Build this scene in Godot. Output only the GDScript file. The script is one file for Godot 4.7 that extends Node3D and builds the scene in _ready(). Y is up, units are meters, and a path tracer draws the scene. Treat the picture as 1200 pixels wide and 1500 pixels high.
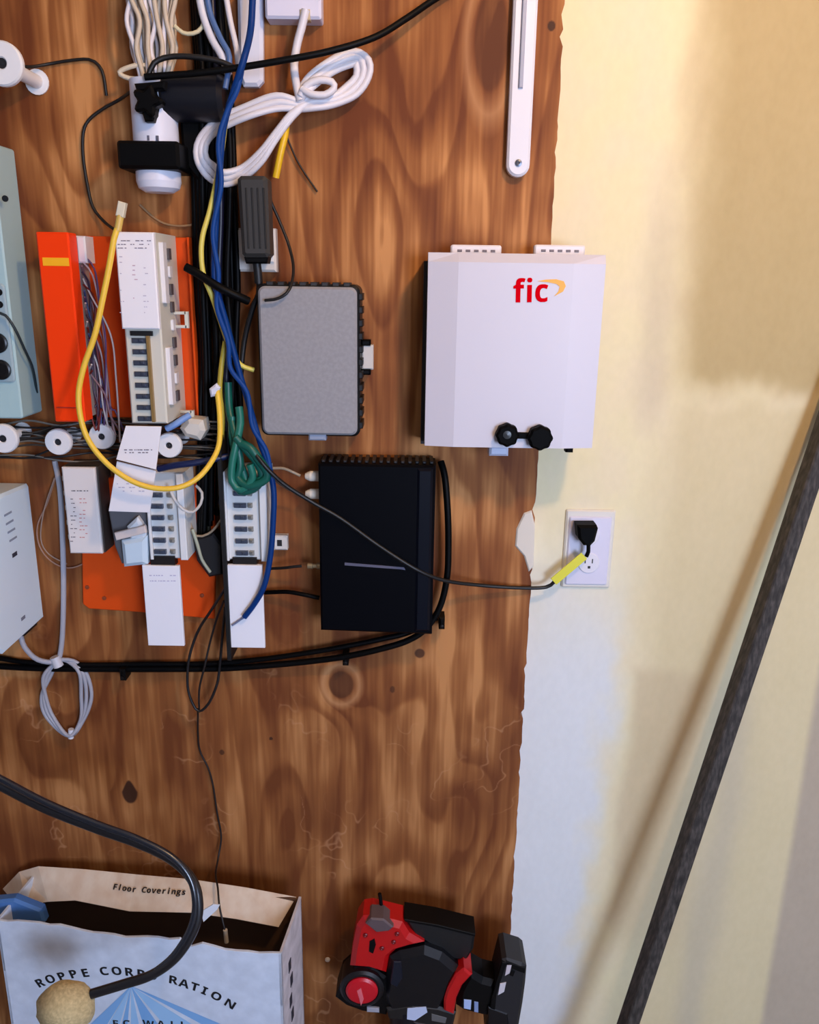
extends Node3D

const FOCAL := 1200.0                       # in pixels of the 1200 x 1500 frame
const EYE := Vector3(0, 1.55, 1.2)
const PLY := 0.02                           # the face of the plywood stands this far out from the wall
const PLY_EDGE := 0.188
var aim := Basis()
var count := {}
var mats := {}
var rng := RandomNumberGenerator.new()


# ---------------------------------------------------------------- helpers
func P(x: float, y: float, z: float) -> Vector3:          # the point at depth z from the wall seen along a line of sight
	var d := aim * Vector3((x - 600.0) / FOCAL, -(y - 750.0) / FOCAL, -1.0)
	return EYE + d * ((z - EYE.z) / d.z)


func PY(x: float, y: float, h: float) -> Vector3:         # the same at a given height
	var d := aim * Vector3((x - 600.0) / FOCAL, -(y - 750.0) / FOCAL, -1.0)
	return EYE + d * ((h - EYE.y) / d.y)


func pts2(a: Array, z: float) -> PackedVector2Array:
	var out := PackedVector2Array()
	for q in a:
		var p := P(q[0], q[1], z)
		out.append(Vector2(p.x, p.y))
	return out


func rect(xl: float, yt: float, xr: float, yb: float, z: float) -> Rect2:
	var ym := (yt + yb) / 2.0
	var xm := (xl + xr) / 2.0
	var x0 := P(xl, ym, z).x
	var x1 := P(xr, ym, z).x
	var y0 := P(xm, yb, z).y
	var y1 := P(xm, yt, z).y
	return Rect2(x0, y0, x1 - x0, y1 - y0)


func rp(r: Rect2) -> PackedVector2Array:
	return PackedVector2Array([r.position, Vector2(r.end.x, r.position.y), r.end, Vector2(r.position.x, r.end.y)])


func rounded(r: Rect2, rad: float, n := 5) -> PackedVector2Array:
	var out := PackedVector2Array()
	var cs := [Vector2(r.end.x - rad, r.end.y - rad), Vector2(r.position.x + rad, r.end.y - rad), Vector2(r.position.x + rad, r.position.y + rad), Vector2(r.end.x - rad, r.position.y + rad)]
	for k in 4:
		for i in n + 1:
			var a := PI / 2 * (k + float(i) / n)
			out.append(cs[k] + Vector2(cos(a), sin(a)) * rad)
	return out


func disc(c: Vector2, r: float, n := 28) -> PackedVector2Array:
	var out := PackedVector2Array()
	for i in n:
		out.append(c + Vector2(cos(TAU * i / n), sin(TAU * i / n)) * r)
	return out


func mb() -> SurfaceTool:
	var st := SurfaceTool.new()
	st.begin(Mesh.PRIMITIVE_TRIANGLES)
	return st


func tri(st: SurfaceTool, a: Vector3, b: Vector3, c: Vector3, out: Vector3) -> void:
	var n := (a - c).cross(a - b)
	if n.length_squared() < 1e-20:
		return
	if n.dot(out) < 0.0:
		var t := b
		b = c
		c = t
		n = -n
	n = n.normalized()
	for v in [a, b, c]:
		st.set_normal(n)
		st.add_vertex(v)


func quad(st: SurfaceTool, a: Vector3, b: Vector3, c: Vector3, d: Vector3, out: Vector3) -> void:
	tri(st, a, b, c, out)
	tri(st, a, c, d, out)


func inset(p: PackedVector2Array, by: float) -> PackedVector2Array:
	var out := PackedVector2Array()
	var n := p.size()
	for i in n:
		var a := (p[i] - p[(i + n - 1) % n]).normalized()
		var b := (p[(i + 1) % n] - p[i]).normalized()
		var na := Vector2(-a.y, a.x)
		var nb := Vector2(-b.y, b.x)
		var m := na + nb
		if m.length() < 0.2:
			m = na
		m = m.normalized()
		out.append(p[i] + m * by / maxf(0.45, m.dot(na)))
	return out


func prism(st: SurfaceTool, p: PackedVector2Array, z0: float, z1: float, bev := 0.0, xf := Transform3D()) -> void:
	var area := 0.0
	for i in p.size():
		area += p[i].cross(p[(i + 1) % p.size()])
	if area < 0.0:
		p = p.duplicate()
		p.reverse()
	var n := p.size()
	var rings := [[p, z0], [p, z1 - bev]]
	if bev > 0.0:
		rings.append([inset(p, bev), z1])
	for k in rings.size() - 1:
		var lo: PackedVector2Array = rings[k][0]
		var hi: PackedVector2Array = rings[k + 1][0]
		for i in n:
			var j := (i + 1) % n
			var e := lo[j] - lo[i]
			var o := xf.basis * Vector3(e.y, -e.x, 0.0001)
			quad(st, xf * Vector3(lo[i].x, lo[i].y, rings[k][1]), xf * Vector3(lo[j].x, lo[j].y, rings[k][1]), xf * Vector3(hi[j].x, hi[j].y, rings[k + 1][1]), xf * Vector3(hi[i].x, hi[i].y, rings[k + 1][1]), o)
	var top: PackedVector2Array = rings[-1][0]
	for cap in [[top, rings[-1][1], 1.0], [p, z0, -1.0]]:
		var q: PackedVector2Array = cap[0]
		var t := Geometry2D.triangulate_polygon(q)
		for i in range(0, t.size(), 3):
			tri(st, xf * Vector3(q[t[i]].x, q[t[i]].y, cap[1]), xf * Vector3(q[t[i + 1]].x, q[t[i + 1]].y, cap[1]), xf * Vector3(q[t[i + 2]].x, q[t[i + 2]].y, cap[1]), xf.basis * Vector3(0, 0, cap[2]))


func box(st: SurfaceTool, c: Vector3, s: Vector3, bev := 0.0, b := Basis()) -> void:
	prism(st, rp(Rect2(-s.x / 2, -s.y / 2, s.x, s.y)), -s.z / 2, s.z / 2, bev, Transform3D(b, c))


func frame_of(d: Vector3) -> Basis:                        # a basis whose y runs along d
	var y := d.normalized()
	var x := y.cross(Vector3(0.13, 0.21, 0.97)).normalized()
	return Basis(x, y, x.cross(y))


func lathe(st: SurfaceTool, prof: Array, at: Vector3, axis: Vector3, n := 24) -> void:   # prof: [radius, along]
	var f := frame_of(axis)
	for k in prof.size() - 1:
		var a: Array = prof[k]
		var b: Array = prof[k + 1]
		var nr: float = b[1] - a[1]
		var nh: float = a[0] - b[0]
		for i in n:
			var t0 := TAU * i / n
			var t1 := TAU * (i + 1) / n
			var d0 := f.x * cos(t0) + f.z * sin(t0)
			var d1 := f.x * cos(t1) + f.z * sin(t1)
			var v := [at + d0 * a[0] + f.y * a[1], at + d1 * a[0] + f.y * a[1], at + d1 * b[0] + f.y * b[1], at + d0 * b[0] + f.y * b[1]]
			var m := [(d0 * nr + f.y * nh).normalized(), (d1 * nr + f.y * nh).normalized()]
			var nn := [m[0], m[1], m[1], m[0]]
			for idx in [[0, 1, 2], [0, 2, 3]]:
				var g: Vector3 = (v[idx[0]] - v[idx[2]]).cross(v[idx[0]] - v[idx[1]])
				var order: Array = idx if g.dot(m[0]) >= 0.0 else [idx[0], idx[2], idx[1]]
				if g.length_squared() > 1e-22:
					for q in order:
						st.set_normal(nn[q])
						st.add_vertex(v[q])


func smooth(p: Array, step := 0.006) -> Array:
	var out := []
	for i in p.size() - 1:
		var a: Vector3 = p[maxi(i - 1, 0)]
		var b: Vector3 = p[i]
		var c: Vector3 = p[i + 1]
		var d: Vector3 = p[mini(i + 2, p.size() - 1)]
		var n := clampi(int(b.distance_to(c) / step), 2, 24)
		for k in n:
			out.append(b.cubic_interpolate(c, a, d, float(k) / n))
	out.append(p[-1])
	return out


func tube(st: SurfaceTool, path: Array, r: float, n := 8, flat := 1.0) -> void:
	var f := frame_of(path[1] - path[0])
	var rings := []
	for i in path.size():
		var d: Vector3 = (path[mini(i + 1, path.size() - 1)] - path[maxi(i - 1, 0)])
		if d.length() > 1e-7:
			d = d.normalized()
			var q := f.y.cross(d)
			if q.length() > 1e-6:
				f = Basis(q.normalized(), f.y.angle_to(d)) * f
		var ring := []
		for k in n:
			var a := TAU * k / n
			var o: Vector3 = f.x * cos(a) * flat + f.z * sin(a)
			ring.append([path[i] + o * r, o.normalized()])
		rings.append(ring)
	for i in rings.size() - 1:
		for k in n:
			var j := (k + 1) % n
			var v := [rings[i][k], rings[i][j], rings[i + 1][j], rings[i + 1][k]]
			for idx in [[0, 1, 2], [0, 2, 3]]:
				var g: Vector3 = (v[idx[0]][0] - v[idx[2]][0]).cross(v[idx[0]][0] - v[idx[1]][0])
				var order: Array = idx if g.dot(v[idx[0]][1]) >= 0.0 else [idx[0], idx[2], idx[1]]
				for q in order:
					st.set_normal(v[q][1])
					st.add_vertex(v[q][0])
	for e in [0, rings.size() - 1]:
		var o: Vector3 = path[e] - path[1 if e == 0 else e - 1]
		for k in n:
			tri(st, path[e], rings[e][k][0], rings[e][(k + 1) % n][0], o)


func root_of(o: Node) -> Node3D:
	while o.get_parent() != self:
		o = o.get_parent()
	return o


func numbered(called: String) -> String:
	var k: int = count.get(called, 0)
	count[called] = k + 1
	return called if k == 0 else "%s_%03d" % [called, k]


func obj(called: String, st: SurfaceTool, m: Material, parent: Node3D = null) -> MeshInstance3D:
	var me: ArrayMesh = st.commit()
	var b := me.get_aabb()
	var base := Vector3(b.get_center().x, b.position.y, b.get_center().z)
	if parent:
		base = root_of(parent).position
	var s2 := SurfaceTool.new()
	s2.append_from(me, 0, Transform3D(Basis(), -base))
	var o := MeshInstance3D.new()
	o.mesh = s2.commit()
	o.mesh.surface_set_material(0, m)
	if parent:
		o.name = called
		parent.add_child(o, true)
	else:
		o.name = numbered(called)
		o.position = base
		add_child(o)
	return o


func tag(o: Node3D, label: String, category: String, group := "") -> Node3D:
	o.set_meta("label", label)
	o.set_meta("category", category)
	if group:
		o.set_meta("group", group)
	return o


func thing(called: String, label: String, category: String, at: Vector3, group := "") -> Node3D:
	var o := Node3D.new()
	o.name = numbered(called)
	o.position = at
	add_child(o)
	return tag(o, label, category, group)


func struct(called: String, st: SurfaceTool, m: Material) -> MeshInstance3D:
	var o := obj(called, st, m)
	o.set_meta("kind", "structure")
	return o


func mat(r: float, g: float, b: float, rough := 0.55, metal := 0.0, spec := 0.5) -> StandardMaterial3D:
	var key := "%s %s %s %s %s %s" % [r, g, b, rough, metal, spec]
	if not mats.has(key):
		var m := StandardMaterial3D.new()
		m.albedo_color = Color(r, g, b)
		m.roughness = rough
		m.metallic = metal
		m.metallic_specular = spec
		mats[key] = m
	return mats[key]


func slab(called: String, px: Array, zf: float, zb: float, m: Material, parent: Node3D, bev := 0.001) -> MeshInstance3D:
	var st := mb()
	prism(st, pts2(px, zf), zb, zf, bev)
	return obj(called, st, m, parent)


func plate(called: String, xl: float, yt: float, xr: float, yb: float, zf: float, zb: float, m: Material, parent: Node3D, bev := 0.001, rad := 0.0) -> MeshInstance3D:
	var st := mb()
	var r := rect(xl, yt, xr, yb, zf)
	prism(st, rounded(r, rad) if rad > 0.0 else rp(r), zb, zf, bev)
	return obj(called, st, m, parent)


func path(a: Array) -> Array:
	var p := []
	for q in a:
		p.append(P(q[0], q[1], q[2]))
	return smooth(p)


func cable(called: String, label: String, a: Array, r: float, m: Material, group := "", category := "cable") -> MeshInstance3D:
	var st := mb()
	tube(st, path(a), r)
	var o := obj(called, st, m)
	tag(o, label, category, group)
	return o


func wire(called: String, a: Array, r: float, m: Material, parent: Node3D, n := 6) -> MeshInstance3D:
	var st := mb()
	tube(st, path(a), r, n)
	return obj(called, st, m, parent)


func word(called: String, text: String, tall: float, xf: Transform3D, m: Material, parent: Node3D, serif := false, bold := true) -> MeshInstance3D:
	var t := TextMesh.new()
	var f := SystemFont.new()
	f.font_names = PackedStringArray(["Droid Serif" if serif else "Droid Sans"])
	f.font_weight = 700 if bold else 400
	t.font = f
	t.text = text
	t.font_size = 64
	t.pixel_size = tall / 46.0
	t.depth = 0.0006
	var st := mb()
	st.append_from(t, 0, xf)
	return obj(called, st, m, parent)


func noise(fr: float, oct := 3, sd := 1) -> FastNoiseLite:
	var n := FastNoiseLite.new()
	n.noise_type = FastNoiseLite.TYPE_SIMPLEX_SMOOTH
	n.frequency = fr
	n.fractal_octaves = oct
	n.seed = sd
	return n


func grain_map(w: int, h: int, sw: int, sh: int, fr: float, sd: int) -> PackedByteArray:   # noise stretched to w x h
	var im := noise(fr, 3, sd).get_image(sw, sh)
	im.convert(Image.FORMAT_L8)
	im.resize(w, h, Image.INTERPOLATE_CUBIC)
	return im.get_data()


func sstep(a: float, b: float, x: float) -> float:
	return smoothstep(a, b, x)


# ---------------------------------------------------------------- textures
func plywood_texture(x0: float, x1: float, y0: float, y1: float) -> ImageTexture:
	var w := 860
	var h := 1500
	var fine := grain_map(w, h, 860, 60, 0.16, 3)
	var mid := grain_map(w, h, 430, 70, 0.06, 4)
	var blot := grain_map(w, h, 160, 220, 0.035, 5)
	var smear := grain_map(w, h, 260, 420, 0.05, 6)
	var patch := grain_map(w, h, 120, 160, 0.05, 7)
	var big := noise(1.0, 2, 11)
	var knots := []                         # [x, y, rx, ry, swirl, dark]
	for k in [[500, 1003, 20, 24, 1.7, 0.45], [190, 1160, 13, 22, 0.5, 0.85], [615, 957, 8, 8, 0.2, 0.7], [575, 1010, 4, 6, 0.05, 0.5], [560, 300, 16, 55, 1.3, 0.0], [720, 60, 22, 60, 1.6, 0.25], [640, 520, 18, 60, -1.1, 0.0], [110, 130, 20, 80, 1.1, 0.0], [420, 1230, 26, 60, 1.1, 0.0], [690, 1180, 24, 50, -1.2, 0.0], [60, 1080, 26, 40, 1.2, 0.0], [808, 38, 5, 6, 0.0, 0.8], [325, 1102, 4, 5, 0.0, 0.6], [397, 1082, 3, 3, 0.0, 0.8]]:
		var p := P(k[0], k[1], PLY)
		knots.append([p.x, p.y, k[2] / 1000.0, k[3] / 1000.0, k[4], k[5]])
	var light := Vector3(0.79, 0.55, 0.33)
	var base := Vector3(0.575, 0.35, 0.175)
	var dark := Vector3(0.42, 0.215, 0.09)
	var grey := Vector3(0.475, 0.305, 0.185)
	var out := PackedByteArray()
	out.resize(w * h * 3)
	for j in h:
		var y := y1 - (y1 - y0) * (j + 0.5) / h
		var near := []
		for k in knots:
			if absf(y - k[1]) < k[3] * 5.0:
				near.append(k)
		for i in w:
			var x := x0 + (x1 - x0) * (i + 0.5) / w
			var at := j * w + i
			var hgt := x * 5.0 + 1.35 * big.get_noise_2d(x * 2.6, y * 0.75) + 0.25 * big.get_noise_2d(x * 9.0 + 40.0, y * 3.0)
			var kd := 0.0
			var ring := 0.0
			for k in near:
				var dx: float = (x - k[0]) / k[2]
				var dy: float = (y - k[1]) / k[3]
				if dy > 0.0 and k[5] > 0.8:
					dx *= 1.0 + dy * 0.9
				var d2 := dx * dx + dy * dy
				if d2 < 25.0:
					hgt += k[4] * exp(-d2 * 0.22) * 0.55
					if k[5] > 0.0:
						kd = maxf(kd, k[5] * (1.0 - sstep(0.75, 1.15, d2)))
						ring = maxf(ring, (1.0 - absf(sqrt(d2) - 1.45) / 0.5) if k[4] > 1.0 else 0.0)
			var t := hgt * 2.4
			t -= floorf(t)
			var band := sstep(0.0, 0.55, t) * (1.0 - sstep(0.86, 1.0, t))
			var fs := fine[at] / 255.0 - 0.5
			var ms := mid[at] / 255.0 - 0.5
			var bs := blot[at] / 255.0 - 0.5
			var pa := patch[at] / 255.0
			var v := clampf(0.42 + 0.36 * (band - 0.5) + fs * 0.42 + ms * 0.75 + bs * 0.9, 0.0, 1.0)
			var c := dark.lerp(base, minf(1.0, v * 1.9)) if v < 0.53 else base.lerp(light, (v - 0.53) / 0.47)
			c = c.lerp(grey, clampf((1.45 - y) * 0.42, 0.0, 0.42) * (0.4 + pa * 0.6))
			# pale scrapes of old plaster on the lower half
			var sm := smear[at] / 255.0
			var line := (1.0 - sstep(0.0, 0.03, absf(sm - 0.5))) * sstep(0.52, 0.75, pa) * (1.0 - sstep(0.85, 1.15, y))
			c = c.lerp(Vector3(0.80, 0.61, 0.47), line * 0.42)
			if ring > 0.0:
				c = c.lerp(Vector3(0.80, 0.60, 0.42), ring * 0.6)
			c = c.lerp(Vector3(0.20, 0.11, 0.07), kd)
			out[at * 3] = int(clampf(c.x, 0, 1) * 255)
			out[at * 3 + 1] = int(clampf(c.y, 0, 1) * 255)
			out[at * 3 + 2] = int(clampf(c.z, 0, 1) * 255)
	return ImageTexture.create_from_image(Image.create_from_data(w, h, false, Image.FORMAT_RGB8, out))


func wall_texture(x0: float, x1: float, y0: float, y1: float) -> ImageTexture:
	# cream paint, an unpainted tan board on the right, and feathered white joint compound
	var w := 640
	var h := 900
	var a := grain_map(w, h, 160, 110, 0.04, 21)
	var b := grain_map(w, h, 220, 310, 0.05, 22)
	var f := grain_map(w, h, 640, 900, 0.09, 23)
	var out := PackedByteArray()
	out.resize(w * h * 3)
	for j in h:
		var y := y1 - (y1 - y0) * (j + 0.5) / h
		for i in w:
			var x := x0 + (x1 - x0) * (i + 0.5) / w
			var at := j * w + i
			var na := a[at] / 255.0 - 0.5
			var nb := b[at] / 255.0 - 0.5
			var c := Vector3(0.92, 0.87, 0.705)
			c = c.lerp(Vector3(0.90, 0.84, 0.72), clampf(0.5 + nb * 2.0, 0, 1) * 0.5)
			# white compound low down
			var mud := (1.0 - sstep(0.90, 1.30, y + na * 0.12)) * (1.0 - sstep(0.30, 0.375, x + nb * 0.05 + (0.9 - y) * 0.05))
			c = c.lerp(Vector3(0.87, 0.88, 0.89), mud * 0.92)
			# tan board, upper right
			var tan_up := sstep(0.335, 0.425, x + na * 0.03 + nb * 0.02) * sstep(1.375, 1.425, y + nb * 0.03 - (x - 0.4) * 0.03)
			c = c.lerp(Vector3(0.72, 0.635, 0.45), tan_up * 0.95)
			# a feathered grey edge beside it
			var edge := exp(-pow((x - 0.345 + na * 0.02) / 0.022, 2.0)) * sstep(1.30, 1.40, y) * (1.0 - sstep(1.5, 1.8, y))
			c = c.lerp(Vector3(0.76, 0.70, 0.60), edge * 0.45)
			# skimmed board lower right
			var low := sstep(0.33, 0.42, x + na * 0.04) * (1.0 - sstep(1.36, 1.42, y + nb * 0.03))
			c = c.lerp(Vector3(0.83, 0.765, 0.60), low * 0.85)
			var box := sstep(0.355, 0.38, x + nb * 0.02) * (1.0 - sstep(0.47, 0.52, x)) * sstep(0.35, 0.5, y) * (1.0 - sstep(0.93, 0.965, y + na * 0.03))
			c = c.lerp(Vector3(0.78, 0.70, 0.56), box * 0.55)
			var streak := exp(-pow((x - 0.535 + na * 0.03) / 0.03, 2.0)) * (1.0 - sstep(0.8, 1.1, y))
			c = c.lerp(Vector3(0.72, 0.68, 0.60), streak * 0.5)
			var strip := sstep(0.655, 0.672, x + na * 0.004) * (1.0 - sstep(1.0, 1.2, y))
			c = c.lerp(Vector3(0.66, 0.60, 0.54), strip * 0.75)
			var g := (f[at] / 255.0 - 0.5) * 0.02 + nb * 0.015
			out[at * 3] = int(clampf(c.x + g, 0, 1) * 255)
			out[at * 3 + 1] = int(clampf(c.y + g, 0, 1) * 255)
			out[at * 3 + 2] = int(clampf(c.z + g, 0, 1) * 255)
	return ImageTexture.create_from_image(Image.create_from_data(w, h, false, Image.FORMAT_RGB8, out))


func noisy(base: StandardMaterial3D, c0: Color, c1: Color, scale: Vector3, fr := 0.02, sd := 1) -> StandardMaterial3D:
	var m: StandardMaterial3D = base.duplicate()
	var im := noise(fr, 4, sd).get_seamless_image(256, 256)
	im.convert(Image.FORMAT_RGB8)
	for j in 256:
		for i in 256:
			im.set_pixel(i, j, c0.lerp(c1, clampf((im.get_pixel(i, j).r - 0.5) * 1.5 + 0.5, 0, 1)))
	m.albedo_color = Color.WHITE
	m.albedo_texture = ImageTexture.create_from_image(im)
	m.uv1_triplanar = true
	m.uv1_world_triplanar = true
	m.uv1_scale = scale
	return m


func quad_uv(st: SurfaceTool, x0: float, x1: float, y0: float, y1: float, z: float, tx0: float, tx1: float, ty0: float, ty1: float) -> void:
	for q in [[x0, y1], [x1, y1], [x1, y0], [x0, y1], [x1, y0], [x0, y0]]:
		st.set_normal(Vector3(0, 0, 1))
		st.set_uv(Vector2((q[0] - tx0) / (tx1 - tx0), (ty1 - q[1]) / (ty1 - ty0)))
		st.add_vertex(Vector3(q[0], q[1], z))


# ---------------------------------------------------------------- scene
func _ready() -> void:
	rng.seed = 7
	aim = Basis(Vector3.RIGHT, -deg_to_rad(15.80)) * Basis(Vector3.BACK, 0.0151)
	var cam := Camera3D.new()
	cam.name = "camera"
	cam.transform = Transform3D(aim, EYE)
	cam.fov = rad_to_deg(2.0 * atan(750.0 / FOCAL))
	cam.near = 0.02
	add_child(cam)
	cam.current = true
	var env := Environment.new()
	env.background_mode = Environment.BG_SKY
	var sky := Sky.new()
	var sm := ProceduralSkyMaterial.new()
	sm.sky_top_color = Color(0.35, 0.55, 0.95)
	sm.sky_horizon_color = Color(0.75, 0.85, 1.0)
	sm.ground_bottom_color = Color(0.35, 0.35, 0.35)
	sm.ground_horizon_color = Color(0.6, 0.65, 0.7)
	sky.sky_material = sm
	env.sky = sky
	env.tonemap_mode = Environment.TONE_MAPPER_LINEAR
	env.tonemap_exposure = 1.0
	env.sdfgi_enabled = true
	env.ssao_enabled = true
	env.ssil_enabled = true
	var we := WorldEnvironment.new()
	we.name = "world_environment"
	we.environment = env
	add_child(we)
	var day := AreaLight3D.new()                            # the daylight of the window behind the camera
	day.name = "window_daylight"
	day.area_size = Vector2(0.9, 1.1)
	day.position = Vector3(1.25, 1.40, 3.13)
	day.light_color = Color(0.79, 0.865, 1.0)
	day.light_energy = 8.2
	day.shadow_enabled = true
	add_child(day)
	room()
	plywood()
	left_side()
	orange_blocks()
	top_gear()
	middle_gear()
	right_gear()
	low_gear()
	cables()


func room() -> void:
	var paint := mat(0.66, 0.66, 0.68, 0.9)
	var wt := StandardMaterial3D.new()
	wt.albedo_texture = wall_texture(0.1, 1.0, 0.1, 2.1)
	wt.texture_repeat = false
	wt.roughness = 0.85
	var st := mb()
	quad_uv(st, -1.9, 1.9, 0.0, 2.5, 0.0, 0.1, 1.0, 0.1, 2.1)
	for q in [[Vector3(-1.9, 0, 0), Vector3(1.9, 0, 0), Vector3(1.9, 0, -0.1), Vector3(-1.9, 0, -0.1), Vector3.DOWN], [Vector3(-1.9, 2.5, 0), Vector3(1.9, 2.5, 0), Vector3(1.9, 2.5, -0.1), Vector3(-1.9, 2.5, -0.1), Vector3.UP], [Vector3(-1.9, 0, -0.1), Vector3(1.9, 0, -0.1), Vector3(1.9, 2.5, -0.1), Vector3(-1.9, 2.5, -0.1), Vector3.FORWARD]]:
		quad(st, q[0], q[1], q[2], q[3], q[4])
	struct("wall_back", st, wt)
	st = mb()
	box(st, Vector3(-1.95, 1.25, 1.6), Vector3(0.1, 2.5, 3.4))
	struct("wall_left", st, paint)
	st = mb()
	box(st, Vector3(1.95, 1.25, 1.6), Vector3(0.1, 2.5, 3.4))
	struct("wall_right", st, paint)
	st = mb()                                               # the wall behind the camera, with the window opening
	box(st, Vector3(-0.6, 1.25, 3.25), Vector3(2.6, 2.5, 0.1))
	box(st, Vector3(1.25, 0.425, 3.25), Vector3(1.1, 0.85, 0.1))
	box(st, Vector3(1.25, 2.225, 3.25), Vector3(1.1, 0.55, 0.1))
	box(st, Vector3(1.85, 1.25, 3.25), Vector3(0.1, 2.5, 0.1))
	struct("wall_front", st, paint)
	st = mb()
	for s in [-1.0, 1.0]:
		box(st, Vector3(1.25 + s * 0.525, 1.40, 3.25), Vector3(0.05, 1.1, 0.08), 0.004)
		box(st, Vector3(1.25, 1.40 + s * 0.525, 3.25), Vector3(1.0, 0.05, 0.08), 0.004)
	box(st, Vector3(1.25, 1.40, 3.25), Vector3(0.03, 1.0, 0.05), 0.004)
	var wf := struct("window_1", st, mat(0.9, 0.9, 0.9, 0.4))
	wf.set_meta("label", "white framed window behind the camera")
	st = mb()
	box(st, Vector3(0, -0.05, 1.6), Vector3(4.0, 0.1, 3.4))
	struct("floor", st, mat(0.50, 0.48, 0.46, 0.8))
	st = mb()
	box(st, Vector3(0, 2.55, 1.6), Vector3(4.0, 0.1, 3.4))
	struct("ceiling", st, mat(0.7, 0.7, 0.7, 0.9))
	# the warm lamp on the ceiling
	var at := Vector3(0.45, 2.22, 0.95)
	var t := thing("ceiling_lamp", "bare warm bulb in a white ceiling lampholder", "lamp", at)
	st = mb()
	lathe(st, [[0.0, 0.28], [0.06, 0.28], [0.06, 0.26], [0.03, 0.22], [0.025, 0.09], [0.0, 0.09]], at, Vector3.UP)
	obj("lampholder", st, mat(0.9, 0.9, 0.9, 0.4), t)
	var glow: StandardMaterial3D = mat(1.0, 0.95, 0.85, 0.3).duplicate()
	glow.emission_enabled = true
	glow.emission = Color(1.0, 0.84, 0.6)
	glow.emission_energy_multiplier = 3.0
	st = mb()
	var prof := []
	for i in 13:
		var a := PI * i / 12.0
		prof.append([0.055 * sin(a), 0.035 - 0.058 * cos(a)])
	lathe(st, prof, at, Vector3.UP)
	obj("bulb", st, glow, t)
	var lamp := OmniLight3D.new()
	lamp.name = "bulb_light"
	lamp.position = Vector3(0, 0.035, 0)
	lamp.light_color = Color(1.0, 0.80, 0.56)
	lamp.light_energy = 0.76
	lamp.light_size = 0.05
	lamp.omni_range = 12.0
	lamp.omni_attenuation = 2.0
	lamp.shadow_enabled = true
	t.add_child(lamp)


func plywood() -> void:
	var tx0 := -1.02
	var m := StandardMaterial3D.new()
	m.albedo_texture = plywood_texture(tx0, 0.19, 0.12, 2.18)
	m.texture_repeat = false
	m.roughness = 0.62
	m.metallic_specular = 0.35
	var t := thing("plywood_backboard", "brown plywood backboard with knots and a chipped right edge", "board", Vector3(-0.42, 0.12, 0.0))
	# the right edge wanders a little, with small chips
	var poly := PackedVector2Array([Vector2(tx0, 0.12)])
	var y := 0.12
	while y < 2.18:
		var chip := 0.0
		if rng.randf() < 0.16:
			chip = rng.randf_range(0.0015, 0.005)
		poly.append(Vector2(PLY_EDGE + rng.randf_range(-0.0008, 0.0008) - chip, y))
		y += rng.randf_range(0.006, 0.018)
	poly.append(Vector2(PLY_EDGE, 2.18))
	poly.append(Vector2(tx0, 2.18))
	var st := mb()
	var tri_list := Geometry2D.triangulate_polygon(poly)
	for i in range(0, tri_list.size(), 3):
		var v := [poly[tri_list[i]], poly[tri_list[i + 1]], poly[tri_list[i + 2]]]
		if (v[1] - v[0]).cross(v[2] - v[0]) > 0.0:
			v.reverse()
		for q in v:
			st.set_normal(Vector3(0, 0, 1))
			st.set_uv(Vector2((q.x - tx0) / (0.19 - tx0), (2.18 - q.y) / 2.06))
			st.add_vertex(Vector3(q.x, q.y, PLY))
	obj("face_veneer", st, m, t)
	st = mb()
	prism(st, poly, 0.001, PLY - 0.0004)
	obj("board_core", st, mat(0.50, 0.33, 0.20, 0.8), t)
	# a flake of white plaster over the edge
	st = mb()
	prism(st, pts2([[779, 748], [784, 770], [782, 830], [775, 838], [768, 815], [755, 800], [757, 775], [768, 752]], PLY + 0.003), 0.002, PLY + 0.003, 0.002)
	tag(obj("plaster_smear", st, mat(0.86, 0.83, 0.78, 0.95)), "white plaster smear on the board edge left of the outlet", "plaster")
	for s in [[480, 1405, "small white screw head on the plywood left of the cordless tool"], [812, 195, ""]]:
		if s[2]:
			st = mb()
			lathe(st, [[0.0045, 0.0], [0.0045, 0.002], [0.003, 0.0035], [0.0, 0.004]], P(s[0], s[1], PLY), Vector3.BACK, 14)
			tag(obj("screw", st, mat(0.9, 0.88, 0.85, 0.4)), s[2], "screw")


func spool(px: float, py: float, r: float, z: float, label: String) -> void:
	var white := mat(0.92, 0.92, 0.93, 0.35)
	var c := P(px, py, z)
	var t := thing("wire_spool", label, "wire spool", Vector3(c.x, c.y - r, PLY), "white mushroom wire spools")
	var st := mb()
	lathe(st, [[0.0, z - 0.010], [r * 0.92, z - 0.010], [r, z - 0.008], [r, z - 0.003], [r * 0.93, z], [r * 0.30, z], [r * 0.24, z - 0.002]], Vector3(c.x, c.y, 0), Vector3.BACK, 32)
	obj("flange", st, white, t)
	st = mb()
	lathe(st, [[r * 0.34, PLY + 0.001], [r * 0.34, z - 0.009]], Vector3(c.x, c.y, 0), Vector3.BACK, 20)
	lathe(st, [[0.0, PLY + 0.001], [r * 0.62, PLY + 0.001], [r * 0.62, PLY + 0.003], [r * 0.34, PLY + 0.004]], Vector3(c.x, c.y, 0), Vector3.BACK, 20)
	obj("post", st, white, t)
	st = mb()
	lathe(st, [[r * 0.24, z - 0.002], [r * 0.1, z - 0.0025], [0.0, z - 0.002]], Vector3(c.x, c.y, 0), Vector3.BACK, 14)
	obj("screw_hole", st, mat(0.12, 0.12, 0.14, 0.4), t)


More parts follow.
